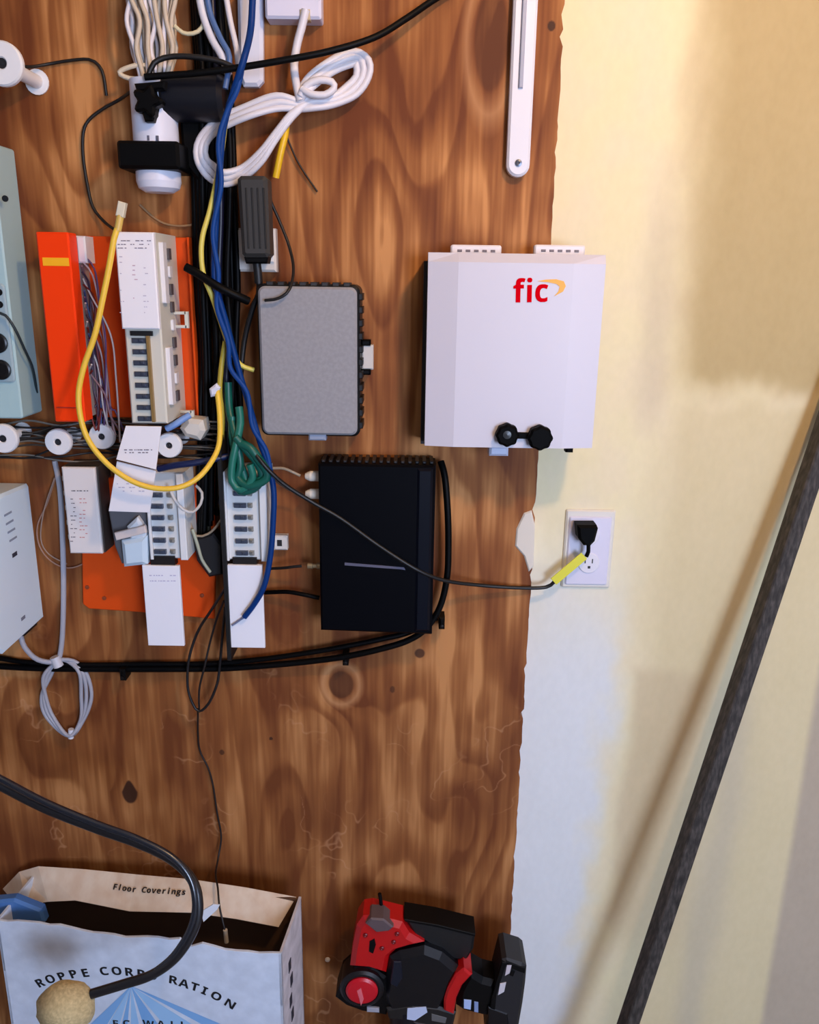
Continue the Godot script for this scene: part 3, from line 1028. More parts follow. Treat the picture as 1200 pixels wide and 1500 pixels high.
func middle_gear() -> void:
	var black := mat(0.012, 0.012, 0.017, 0.5, 0.0, 0.25)
	# dark power adapter
	var t := thing("power_adapter", "dark grey power adapter brick hanging among the cables", "power adapter", P(374, 386, 0.05))
	var st := mb()
	prism(st, pts2([[347, 262], [352, 257], [386, 257], [391, 262], [395, 372], [391, 377], [359, 377], [354, 372]], 0.085), 0.050, 0.085, 0.005)
	obj("brick", st, mat(0.19, 0.185, 0.18, 0.55), t)
	slab("brick_end", [[357, 376], [393, 376], [391, 386], [360, 386]], 0.080, 0.054, black, t, 0.002)
	wire("strain_relief", [[376, 384, 0.067], [378, 400, 0.067], [379, 415, 0.066]], 0.0055, mat(0.07, 0.07, 0.08, 0.5), t, 10)
	for k in 4:
		st = mb()
		prism(st, pts2([[359 + k * 8.5, 275], [361.5 + k * 8.5, 275], [365.5 + k * 8.5, 364], [363 + k * 8.5, 364]], 0.086), 0.084, 0.0862, 0.0005)
		obj("ridge", st, mat(0.11, 0.105, 0.10, 0.5), t)
	t = thing("wall_jack", "cream wall jack half hidden behind the power adapter", "wall jack", P(375, 398, PLY))
	plate("jack_plate", 343, 334, 404, 398, 0.040, PLY + 0.001, mat(0.82, 0.80, 0.78, 0.45), t, 0.003)
	plate("jack_shutter", 384, 350, 401, 384, 0.044, 0.039, mat(0.88, 0.87, 0.86, 0.4), t, 0.001)
	# grey box with ribbed black rim
	var z := 0.088
	var r := rect(381, 420, 523, 637, z)
	t = thing("grey_box", "grey covered junction box with ribbed black rim, centre of the board", "junction box", Vector3(r.get_center().x, r.position.y - 0.006, PLY))
	st = mb()
	prism(st, rounded(r.grow(0.0035), 0.010), PLY + 0.001, z - 0.010, 0.003)
	obj("box_body", st, mat(0.025, 0.025, 0.03, 0.45), t)
	var gm := noisy(mat(0.5, 0.5, 0.5, 0.55), Color(0.555, 0.55, 0.565), Color(0.59, 0.585, 0.60), Vector3(9, 9, 9), 0.06, 9)
	st = mb()
	prism(st, rounded(r, 0.009), z - 0.008, z, 0.003)
	obj("cover", st, gm, t)
	for k in 11:
		st = mb()
		box(st, Vector3(r.end.x + 0.004, r.position.y + 0.012 + k * (r.size.y - 0.024) / 10.0, 0.058), Vector3(0.006, 0.009, 0.036), 0.001)
		obj("rim_rib", st, mat(0.04, 0.04, 0.05, 0.45), t)
	for k in 8:
		st = mb()
		box(st, Vector3(r.position.x + 0.014 + k * (r.size.x - 0.028) / 7.0, r.end.y + 0.003, 0.062), Vector3(0.009, 0.006, 0.03), 0.001)
		obj("rim_rib", st, mat(0.16, 0.155, 0.16, 0.45), t)
	st = mb()
	box(st, Vector3(r.end.x + 0.012, P(538, 523, 0.045).y, 0.042), Vector3(0.016, 0.034, 0.016), 0.002)
	obj("latch", st, mat(0.80, 0.78, 0.76, 0.4), t)
	for s in [-1.0, 1.0]:
		st = mb()
		box(st, Vector3(r.end.x + 0.010, P(538, 523, 0.045).y + s * 0.020, 0.045), Vector3(0.013, 0.008, 0.018), 0.002)
		obj("latch_hinge", st, black, t)
	st = mb()
	box(st, Vector3(P(464, 640, z).x, r.position.y - 0.004, 0.072), Vector3(0.024, 0.010, 0.02), 0.002)
	obj("bottom_catch", st, mat(0.58, 0.62, 0.70, 0.4), t)
	# router
	z = 0.078
	r = rect(468, 681, 636, 925, z)
	var navy := mat(0.006, 0.008, 0.028, 0.5, 0.0, 0.2)
	t = thing("router", "black router standing on the board with a thin silver line on its front", "router", Vector3(r.get_center().x, r.position.y, PLY))
	st = mb()
	# front gently rounded off to the right
	var rr := r
	prism(st, PackedVector2Array([rr.position, Vector2(rr.end.x, rr.position.y - 0.004), Vector2(rr.end.x, rr.end.y), Vector2(rr.position.x, rr.end.y)]), PLY + 0.006, z - 0.004, 0.0)
	prism(st, PackedVector2Array([rr.position, Vector2(rr.end.x - 0.001, rr.position.y - 0.004), Vector2(rr.end.x - 0.001, rr.end.y), Vector2(rr.position.x, rr.end.y)]), z - 0.004, z, 0.003)
	obj("case", st, navy, t)
	st = mb()
	prism(st, rp(Rect2(rr.end.x - 0.026, rr.position.y + 0.002, 0.022, rr.size.y - 0.006)), z - 0.001, z + 0.0035, 0.0034)
	obj("sheen_strip", st, mat(0.010, 0.022, 0.075, 0.4, 0.0, 0.3), t)  # bluer strip, the cool sheen of the right side put into its colour
	for k in 16:
		st = mb()
		box(st, Vector3(rr.position.x + 0.006 + k * (rr.size.x - 0.012) / 15.0, rr.end.y + 0.0015, 0.046), Vector3(0.005, 0.004, 0.040), 0.001)
		obj("top_vent_rib", st, mat(0.13, 0.12, 0.13, 0.5), t)
	st = mb()
	prism(st, pts2([[505, 824], [592, 831], [594, 835], [588, 834], [505, 828]], z + 0.0005), z - 0.001, z + 0.0008)
	obj("silver_line", st, mat(0.40, 0.40, 0.48, 0.35, 0.3), t)
	for s in [697.5, 723.5]:
		st = mb()
		var c := P(466, s, 0.05)
		lathe(st, [[0.0, 0.0], [0.0062, 0.0], [0.0075, 0.003], [0.0075, 0.016], [0.0052, 0.021], [0.004, 0.023], [0.0, 0.023]], Vector3(rr.position.x + 0.001, c.y, 0.05), Vector3.LEFT, 16)
		obj("cable_boot", st, mat(0.90, 0.86, 0.80, 0.4), t)
	st = mb()
	lathe(st, [[0.0, 0.0], [0.005, 0.0], [0.005, 0.008], [0.0035, 0.009], [0.0035, 0.014], [0.0045, 0.015], [0.0045, 0.022], [0.0, 0.022]], Vector3(rr.position.x + 0.001, P(466, 829, 0.05).y, 0.05), Vector3.LEFT, 14)
	obj("coax_connector", st, mat(0.70, 0.62, 0.48, 0.3, 0.7), t)


func right_gear() -> void:
	var black := mat(0.012, 0.012, 0.016, 0.6, 0.0, 0.2)
	# white enclosure
	var white := mat(0.795, 0.785, 0.83, 0.42)
	var z := 0.105
	var r := rect(625, 371, 880, 656, z)
	var t := thing("white_enclosure", "white wall enclosure with red lettering overlapping plywood and wall", "enclosure", Vector3(r.get_center().x, r.position.y, PLY))
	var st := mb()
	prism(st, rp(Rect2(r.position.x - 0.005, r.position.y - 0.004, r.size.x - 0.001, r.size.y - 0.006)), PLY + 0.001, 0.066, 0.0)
	obj("shade_tray", st, mat(0.05, 0.05, 0.075, 0.5), t)  # near-black and set off to the left to stand for the shaded side
	# cover: three facets between the left and right edges, bevelled along the top
	var xa := r.position.x
	var xb := P(668, 520, z).x
	var xc := P(832, 520, z).x
	var xd := r.end.x
	var yt := r.end.y
	var yi := P(750, 385, z).y
	var yb := r.position.y
	var ze := z - 0.007
	st = mb()
	var F := func(x, y, zz): return Vector3(x, y, zz)
	var up := Vector3(0, 0.3, 1)
	quad(st, F.call(xa, yb, ze), F.call(xa, yi, ze), F.call(xb, yi, z), F.call(xb, yb, z), Vector3(-0.2, 0, 1))
	quad(st, F.call(xb, yb, z), F.call(xb, yi, z), F.call(xc, yi, z), F.call(xc, yb, z), Vector3(0, 0, 1))
	quad(st, F.call(xc, yb, z), F.call(xc, yi, z), F.call(xd, yi, ze), F.call(xd, yb, ze), Vector3(0.2, 0, 1))
	var yr := yt
	quad(st, F.call(xa, yi, ze), F.call(xa, yr, ze - 0.006), F.call(xb, yr, ze - 0.004), F.call(xb, yi, z), up)
	quad(st, F.call(xb, yi, z), F.call(xb, yr, ze - 0.004), F.call(xc, yr, ze - 0.004), F.call(xc, yi, z), up)
	quad(st, F.call(xc, yi, z), F.call(xc, yr, ze - 0.004), F.call(xd, yr, ze - 0.006), F.call(xd, yi, ze), up)
	prism(st, rp(Rect2(xa, yb, xd - xa, yt - yb)), 0.064, ze - 0.006)
	quad(st, F.call(xa, yb, ze - 0.006), F.call(xa, yi, ze - 0.006), F.call(xa, yi, ze), F.call(xa, yb, ze), Vector3.LEFT)
	quad(st, F.call(xd, yb, ze - 0.006), F.call(xd, yi, ze - 0.006), F.call(xd, yi, ze), F.call(xd, yb, ze), Vector3.RIGHT)
	quad(st, F.call(xa, yb, ze - 0.006), F.call(xa, yb, ze), F.call(xb, yb, z), F.call(xb, yb, ze - 0.006), Vector3.DOWN)
	quad(st, F.call(xb, yb, ze - 0.006), F.call(xb, yb, z), F.call(xc, yb, z), F.call(xc, yb, ze - 0.006), Vector3.DOWN)
	quad(st, F.call(xc, yb, ze - 0.006), F.call(xc, yb, z), F.call(xd, yb, ze), F.call(xd, yb, ze - 0.006), Vector3.DOWN)
	obj("cover", st, white, t)
	for q in [[660, 734], [782, 856]]:
		st = mb()
		var rr := rect(q[0], 359, q[1], 384, 0.055)
		prism(st, rounded(rr, 0.003), 0.046, 0.060, 0.002)
		obj("hinge_tab", st, mat(0.88, 0.86, 0.88, 0.45), t)
		st = mb()
		for k in 5:
			box(st, Vector3(rr.position.x + 0.012 + k * 0.011, rr.end.y - 0.0075, 0.060), Vector3(0.006, 0.003, 0.002), 0.0005)
		obj("tab_slot", st, mat(0.45, 0.42, 0.45, 0.5), t)
	# printed lettering and the yellow sweep over it
	var lc := P(778, 428, z)
	var red := mat(0.80, 0.0, 0.07, 0.8, 0.0, 0.1)
	word("red_lettering", "fic", 0.0285, Transform3D(Basis(Vector3.BACK, 0.03), Vector3(lc.x, lc.y + 0.001, z + 0.0004)), red, t)
	st = mb()
	var arc := PackedVector2Array()
	for q in [[787, 412], [800, 409.5], [815, 409], [826, 412], [829, 419], [825, 427], [812, 434], [818, 427], [820, 420], [815, 416], [803, 413.5]]:
		var a := P(q[0], q[1], z)
		arc.append(Vector2(a.x, a.y))
	prism(st, arc, z - 0.0002, z + 0.0006)
	obj("yellow_sweep", st, mat(0.92, 0.66, 0.12, 0.45), t)
	# a pair of black caps tied together
	var k2 := thing("cap_pair", "pair of round black caps joined by a strap, at the enclosure's lower edge", "caps", Vector3(P(767, 640, z).x, P(767, 658, z).y, z))
	for q in [[743, 637, 0.0150], [791, 641, 0.0162]]:
		st = mb()
		var c := P(q[0], q[1], z + 0.008)
		var lob := PackedVector2Array()
		for i in 40:
			var a := TAU * i / 40
			lob.append(Vector2(c.x, c.y) + Vector2(cos(a), sin(a)) * (q[2] + 0.0008 * cos(a * 8.0)))
		prism(st, lob, z + 0.001, z + 0.016, 0.003)
		obj("cap", st, black, k2)
	st = mb()
	lathe(st, [[0.0055, 0.0], [0.0055, 0.0015], [0.0, 0.002]], Vector3(P(743, 637, z + 0.016).x, P(743, 637, z + 0.016).y, z + 0.0155), Vector3.BACK, 18)
	obj("cap_boss", st, mat(0.16, 0.17, 0.18, 0.3), k2)
	plate("cap_strap", 752, 634, 782, 643, z + 0.006, z + 0.002, black, k2, 0.001)
	st = mb()
	box(st, Vector3(P(730, 660, 0.09).x, yb - 0.006, 0.085), Vector3(0.026, 0.014, 0.03), 0.003)
	obj("bottom_latch", st, mat(0.72, 0.76, 0.86, 0.3), t)
	st = mb()
	box(st, Vector3(P(833, 660, 0.08).x, yb - 0.004, 0.080), Vector3(0.010, 0.010, 0.016), 0.002)
	obj("bottom_screw", st, black, t)
	# outlet
	r = rect(826, 747, 898, 861, 0.004)
	t = thing("wall_outlet", "white duplex wall outlet with one black plug in its upper socket", "outlet", Vector3(r.get_center().x, r.position.y, 0.0))
	st = mb()
	prism(st, rounded(r, 0.003), 0.0, 0.005, 0.0025)
	obj("outlet_plate", st, mat(0.86, 0.84, 0.80, 0.4), t)
	var inner := rect(831, 757, 893, 857, 0.007)
	st = mb()
	prism(st, rounded(inner, 0.003), 0.004, 0.0075, 0.002)
	obj("outlet_cover", st, mat(0.84, 0.83, 0.90, 0.35), t)
	for yy in [784, 825]:
		st = mb()
		var c := P(863, yy, 0.009)
		lathe(st, [[0.0165, 0.007], [0.0165, 0.0085], [0.0155, 0.0095], [0.0, 0.0095]], Vector3(c.x, c.y, 0), Vector3.BACK, 28)
		obj("socket", st, mat(0.87, 0.86, 0.90, 0.35), t)
	st = mb()
	for q in [[857.5, 822], [868, 822]]:
		box(st, P(q[0], q[1], 0.0096), Vector3(0.0016, 0.007, 0.0006))
	box(st, P(863, 831, 0.0096), Vector3(0.004, 0.004, 0.0006))
	obj("socket_slots", st, mat(0.06, 0.06, 0.07, 0.5), t)
	t = thing("power_plug", "black power plug with a yellow tag pushed into the wall outlet", "plug", P(861, 800, 0.01))
	slab("plug_body", [[846, 770], [875, 770], [877, 775], [872, 794], [866, 800], [856, 800], [848, 790]], 0.036, 0.0096, black, t, 0.004)
	wire("plug_cord", [[862, 797, 0.026], [862, 808, 0.026], [859, 815, 0.025]], 0.0032, black, t, 8)
	var a := P(856, 814, 0.026)
	var b := P(811, 852, 0.026)
	st = mb()
	var f := frame_of(b - a)
	var xq := f.y.cross(Vector3.BACK).normalized()
	box(st, (a + b) / 2, Vector3(0.0135, a.distance_to(b), 0.0016), 0.0004, Basis(xq, f.y, xq.cross(f.y)))
	obj("yellow_tag", st, mat(0.86, 0.84, 0.22, 0.5), t)
	# leaning bar
	var p0 := P(923, 1500, 0.135)
	var p1 := P(1172, 752, 0.050)
	var d := (p1 - p0).normalized()
	var foot := p0 - d * (p0.y / d.y) + Vector3(0, 0.014, 0)
	var tip := foot + d * 1.49
	var steel := noisy(mat(0.2, 0.19, 0.18, 0.55, 0.25), Color(0.15, 0.135, 0.12), Color(0.34, 0.31, 0.29), Vector3(18, 5, 18), 0.03, 15)
	t = thing("leaning_bar", "dark weathered metal bar leaning against the wall at the right", "bar", foot)
	var zb := Vector3(0.25, 0.0, 1.0)
	zb = (zb - d * zb.dot(d)).normalized()
	var bb := Basis(d.cross(zb), d, zb)
	st = mb()
	box(st, (foot + tip) / 2, Vector3(0.026, foot.distance_to(tip), 0.022), 0.002, bb)
	obj("bar", st, steel, t)


func low_gear() -> void:
	# ------------------------------------------------ carton
	var zb := 0.085
	var top := P(437, 1312, zb)
	var h := top.y
	var fr := PY(412, 1398, h)
	var fl := PY(0, 1348, h)
	var ex := (fl - fr)
	ex = Vector3(ex.x, 0, ex.z).normalized()                # along the front, to the left
	var ez := Vector3(-ex.z, 0, ex.x)                       # towards the room
	if ez.z < 0:
		ez = -ez
	var deep := (fr - top).dot(ez) - 0.006
	var wide := 0.458
	var paper := noisy(mat(0.9, 0.9, 0.92, 0.85), Color(0.80, 0.84, 0.90), Color(0.86, 0.90, 0.96), Vector3(5, 5, 5), 0.02, 33)
	var kraft := mat(0.58, 0.42, 0.30, 0.9)
	var t := thing("carton", "white printed carton with torn open top in the lower left corner", "carton", Vector3(fr.x, 0, fr.z) + ex * wide / 2 - ez * deep / 2)
	var xf := Transform3D(Basis(-ex, Vector3.UP, ez), Vector3(fr.x, 0, fr.z))   # local x to the right, 0 at the front right corner
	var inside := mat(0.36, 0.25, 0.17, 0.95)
	var st := mb()
	var poly := PackedVector2Array([Vector2(0, 0.001)])
	for k in 27:
		var x := -wide * k / 26.0
		poly.append(Vector2(x, h + rng.randf_range(-0.0022, 0.0022) - (0.010 if k == 8 else 0.0) - 0.004 * sin(k * 0.5)))
	poly.append(Vector2(-wide, 0.001))
	prism(st, poly, -0.004, 0.0, 0.0005, xf)
	obj("front_panel", st, paper, t)
	st = mb()
	var side := Transform3D(Basis(-ez, Vector3.UP, -ex), Vector3(fr.x, 0, fr.z))   # local x towards the wall
	prism(st, PackedVector2Array([Vector2(0, 0.001), Vector2(deep, 0.001), Vector2(deep, h + 0.004), Vector2(deep * 0.5, h + 0.001), Vector2(0, h)]), -0.004, 0.0, 0.0, side)
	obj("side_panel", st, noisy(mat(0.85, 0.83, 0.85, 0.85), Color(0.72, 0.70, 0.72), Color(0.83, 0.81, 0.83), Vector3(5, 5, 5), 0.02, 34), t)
	st = mb()
	var lside := Transform3D(Basis(-ez, Vector3.UP, -ex), Vector3(fr.x, 0, fr.z) + ex * wide)
	prism(st, PackedVector2Array([Vector2(0, 0.001), Vector2(deep, 0.001), Vector2(deep, h), Vector2(0, h)]), 0.0, 0.004, 0.0, lside)
	obj("side_panel", st, paper, t)
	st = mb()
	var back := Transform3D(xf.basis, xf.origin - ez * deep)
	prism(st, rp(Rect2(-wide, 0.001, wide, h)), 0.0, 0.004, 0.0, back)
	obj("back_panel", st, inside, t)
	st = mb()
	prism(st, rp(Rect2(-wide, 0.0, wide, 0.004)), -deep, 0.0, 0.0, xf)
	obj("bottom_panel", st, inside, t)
	# back flap folded forward into the box
	st = mb()
	var upper := [[4, 1302], [28, 1277], [56, 1269], [120, 1273], [200, 1281], [280, 1288], [360, 1300], [434, 1314]]
	var lower := [[24, 1327], [40, 1326], [70, 1321], [110, 1319], [190, 1335], [280, 1337], [345, 1346], [408, 1358]]
	var ua := []
	var la := []
	for k in upper.size():
		var zu := lerpf(zb - 0.062, zb, k / 7.0) + 0.004
		ua.append(P(upper[k][0], upper[k][1], maxf(zu, 0.026)))
		la.append(P(lower[k][0], lower[k][1], maxf(zu, 0.026) + 0.040 + 0.006 * sin(k * 1.7)))
	for k in 7:
		var nrm := Vector3(0, 0.6, 0.8)
		var th := nrm * -0.0035
		quad(st, ua[k], ua[k + 1], la[k + 1], la[k], nrm)
		quad(st, ua[k] + th, ua[k + 1] + th, la[k + 1] + th, la[k] + th, -nrm)
		quad(st, la[k], la[k + 1], la[k + 1] + th, la[k] + th, Vector3(0, -1, 0.3))
		quad(st, ua[k], ua[k + 1], ua[k + 1] + th, ua[k] + th, Vector3(0, 1, 0))
	quad(st, ua[0], la[0], la[0] + th0(), ua[0] + th0(), Vector3.LEFT)
	quad(st, ua[7], la[7], la[7] + th0(), ua[7] + th0(), Vector3.RIGHT)
	var flap := obj("back_flap", st, noisy(mat(0.9, 0.82, 0.72, 0.9), Color(0.84, 0.74, 0.64), Color(0.90, 0.84, 0.76), Vector3(6, 6, 6), 0.02, 35), t)
	# the small dark wording on the flap
	var small := "Floor Coverings"
	for k in small.length():
		if small[k] == " ":
			continue
		var px := 174.0 + k * 6.9
		var n := 0
		while n < 6 and upper[n + 1][0] < px:
			n += 1
		var f: float = (px - upper[n][0]) / (upper[n + 1][0] - upper[n][0])
		var pu: Vector3 = ua[n].lerp(ua[n + 1], f)
		var pl: Vector3 = la[n].lerp(la[n + 1], f)
		var along: Vector3 = (ua[n + 1] - ua[n]).normalized()
		var face: Vector3 = along.cross(pu - pl).normalized()
		word("printed_letter", small[k], 0.0085, Transform3D(Basis(along * 1.15, face.cross(along), face), pu.lerp(pl, 0.42) + face * 0.0030), mat(0.16, 0.11, 0.08, 0.8), t)
	# wording on the front, letter by letter along an arch
	var cf := func(px: float, py: float) -> Vector3:        # on the carton's front
		var d := aim * Vector3((px - 600) / FOCAL, -(py - 750) / FOCAL, -1)
		return EYE + d * ((fr - EYE).dot(ez) / d.dot(ez)) + ez * 0.0004
	var ink := mat(0.035, 0.04, 0.07, 0.7)
	var at := [[100, 176], [154, 156], [212, 142], [272, 130], [334, 124], [432, 115], [497, 114], [560, 119], [622, 128], [680, 138], [788, 160], [846, 179], [902, 196], [952, 216], [1012, 244], [1084, 284]]
	var txt := "ROPPECORPORATION"
	var word_a := [at[0], at[1], at[2], at[3], at[4]]
	for k in 16:
		var p0: Array = at[maxi(k - 1, 0)]
		var p1: Array = at[mini(k + 1, 15)]
		var c: Vector3 = cf.call(30 + at[k][0] / 3.529, 1390 + at[k][1] / 3.529)
		var q0: Vector3 = cf.call(30 + p0[0] / 3.529, 1390 + p0[1] / 3.529)
		var q1: Vector3 = cf.call(30 + p1[0] / 3.529, 1390 + p1[1] / 3.529)
		var lx := (q1 - q0).normalized()
		var b := Basis(lx * 1.2, ez.cross(lx), ez)
		word("printed_letter", txt[k], 0.0150, Transform3D(b, c), ink, t)
	var second := [[492, 384, "E"], [548, 384, "C"], [662, 386, "W"], [728, 388, "A"], [790, 390, "L"], [842, 392, "L"]]
	for s in second:
		word("printed_letter", s[2], 0.0125, Transform3D(Basis(-ex * 1.2, Vector3.UP, ez), cf.call(30 + s[0] / 3.529, 1390 + s[1] / 3.529)), ink, t)
	# printed blue rays
	var apex: Vector3 = cf.call(192, 1444)
	var rays := [[120, 1500, 150, 1500], [152, 1500, 172, 1500], [176, 1500, 186, 1500], [192, 1500, 206, 1500], [214, 1500, 240, 1500], [250, 1500, 300, 1500], [318, 1500, 352, 1500]]
	for k in rays.size():
		st = mb()
		var a0: Vector3 = cf.call(rays[k][0], rays[k][1] + 12)
		var a1: Vector3 = cf.call(rays[k][2], rays[k][3] + 12)
		for g in [-0.0002, 0.00005]:
			tri(st, apex + ez * g, a0 + ez * g, a1 + ez * g, ez * (1 if g > 0 else -1))
		obj("printed_ray", st, mat(0.50, 0.70, 0.90, 0.8) if k % 2 == 0 else mat(0.62, 0.79, 0.94, 0.8), t)
	st = mb()
	for k in 5:
		var zz := deep * (0.35 + 0.06 * (k % 2))
		box(st, side * Vector3(zz, h - 0.06 - k * 0.034, 0.0004), Vector3(0.0008, 0.020, 0.012), 0.0, side.basis * Basis(Vector3.UP, PI / 2))
	obj("side_print", st, mat(0.15, 0.15, 0.2, 0.8), t)
	# blue plastic showing inside the carton, left
	st = mb()
	prism(st, pts2([[-20, 1322], [20, 1318], [60, 1334], [66, 1352], [-20, 1352]], 0.115), 0.10, 0.115, 0.004)
	tag(obj("plastic_wrap", st, mat(0.30, 0.48, 0.72, 0.3)), "crumpled blue plastic inside the left end of the carton", "plastic")
	# ------------------------------------------------ thick conduit with a lump of putty
	t = thing("flexible_conduit", "thick black conduit arching over the carton from the left edge", "conduit", P(200, 1450, 0.25))
	var blue := mat(0.055, 0.06, 0.085, 0.28, 0.0, 0.7)
	st = mb()
	tube(st, path([[-420, 960, 0.034], [-250, 1030, 0.12], [-60, 1118, 0.20], [0, 1150, 0.20], [67, 1184, 0.21], [143, 1214, 0.22], [200, 1234, 0.23], [250, 1258, 0.24], [281, 1288, 0.25], [291, 1325, 0.26], [284, 1362, 0.27], [258, 1402, 0.28], [222, 1428, 0.285], [180, 1442, 0.29], [134, 1456, 0.295]]), 0.0068, 12)
	obj("conduit", st, blue, t)
	st = mb()
	tube(st, path([[-420, 948, 0.036], [-250, 1020, 0.128], [-60, 1109, 0.212], [0, 1140, 0.212], [67, 1175, 0.222], [143, 1207, 0.230], [200, 1228, 0.238], [250, 1254, 0.246], [277, 1284, 0.254], [286, 1322, 0.264], [279, 1360, 0.272], [254, 1400, 0.28], [222, 1427, 0.285]]), 0.0046, 10)
	obj("second_line", st, mat(0.09, 0.11, 0.15, 0.25, 0.0, 0.7), t)
	var c := P(97, 1474, 0.30)
	t = thing("putty_lump", "tan lump of sealing putty on the conduit's lower end", "putty", Vector3(c.x, c.y - 0.037, c.z))
	st = mb()
	var nz := noise(40.0, 2, 5)
	var grid := []
	for i in 17:
		var row := []
		for j in 33:
			var th := PI * i / 16.0
			var ph := TAU * j / 32.0
			var dd := Vector3(sin(th) * cos(ph), cos(th), sin(th) * sin(ph))
			row.append(c + dd * Vector3(0.0395, 0.034, 0.030) * (1.0 + 0.09 * nz.get_noise_3dv(dd * 0.04)))
		grid.append(row)
	for i in 16:
		for j in 32:
			for q in [[grid[i][j], grid[i + 1][j], grid[i + 1][j + 1]], [grid[i][j], grid[i + 1][j + 1], grid[i][j + 1]]]:
				var g: Vector3 = (q[0] - q[2]).cross(q[0] - q[1])
				if g.length_squared() > 1e-18:
					for v in (q if g.dot(q[0] - c) > 0 else [q[0], q[2], q[1]]):
						st.set_normal((v - c).normalized())
						st.add_vertex(v)
	obj("lump", st, noisy(mat(0.8, 0.7, 0.5, 0.85), Color(0.70, 0.62, 0.45), Color(0.86, 0.78, 0.58), Vector3(22, 22, 22), 0.03, 37), t)
	tool()


func th0() -> Vector3:
	return Vector3(0, 0.6, 0.8) * -0.0035


func tz(z: float) -> float:                                # the tool's depths, gathered round its own middle
	return 0.105 + (z - 0.107) * 0.62


func tslab(called: String, px: Array, zf: float, zb: float, m: Material, parent: Node3D, bev := 0.001) -> MeshInstance3D:
	var st := mb()
	var low := []
	for q in px:
		low.append([q[0], q[1] + (20.0 if q[0] > 705 else 12.0)])
	prism(st, pts2(low, 0.119), tz(zb), tz(zf), bev * 0.8)
	return obj(called, st, m, parent)


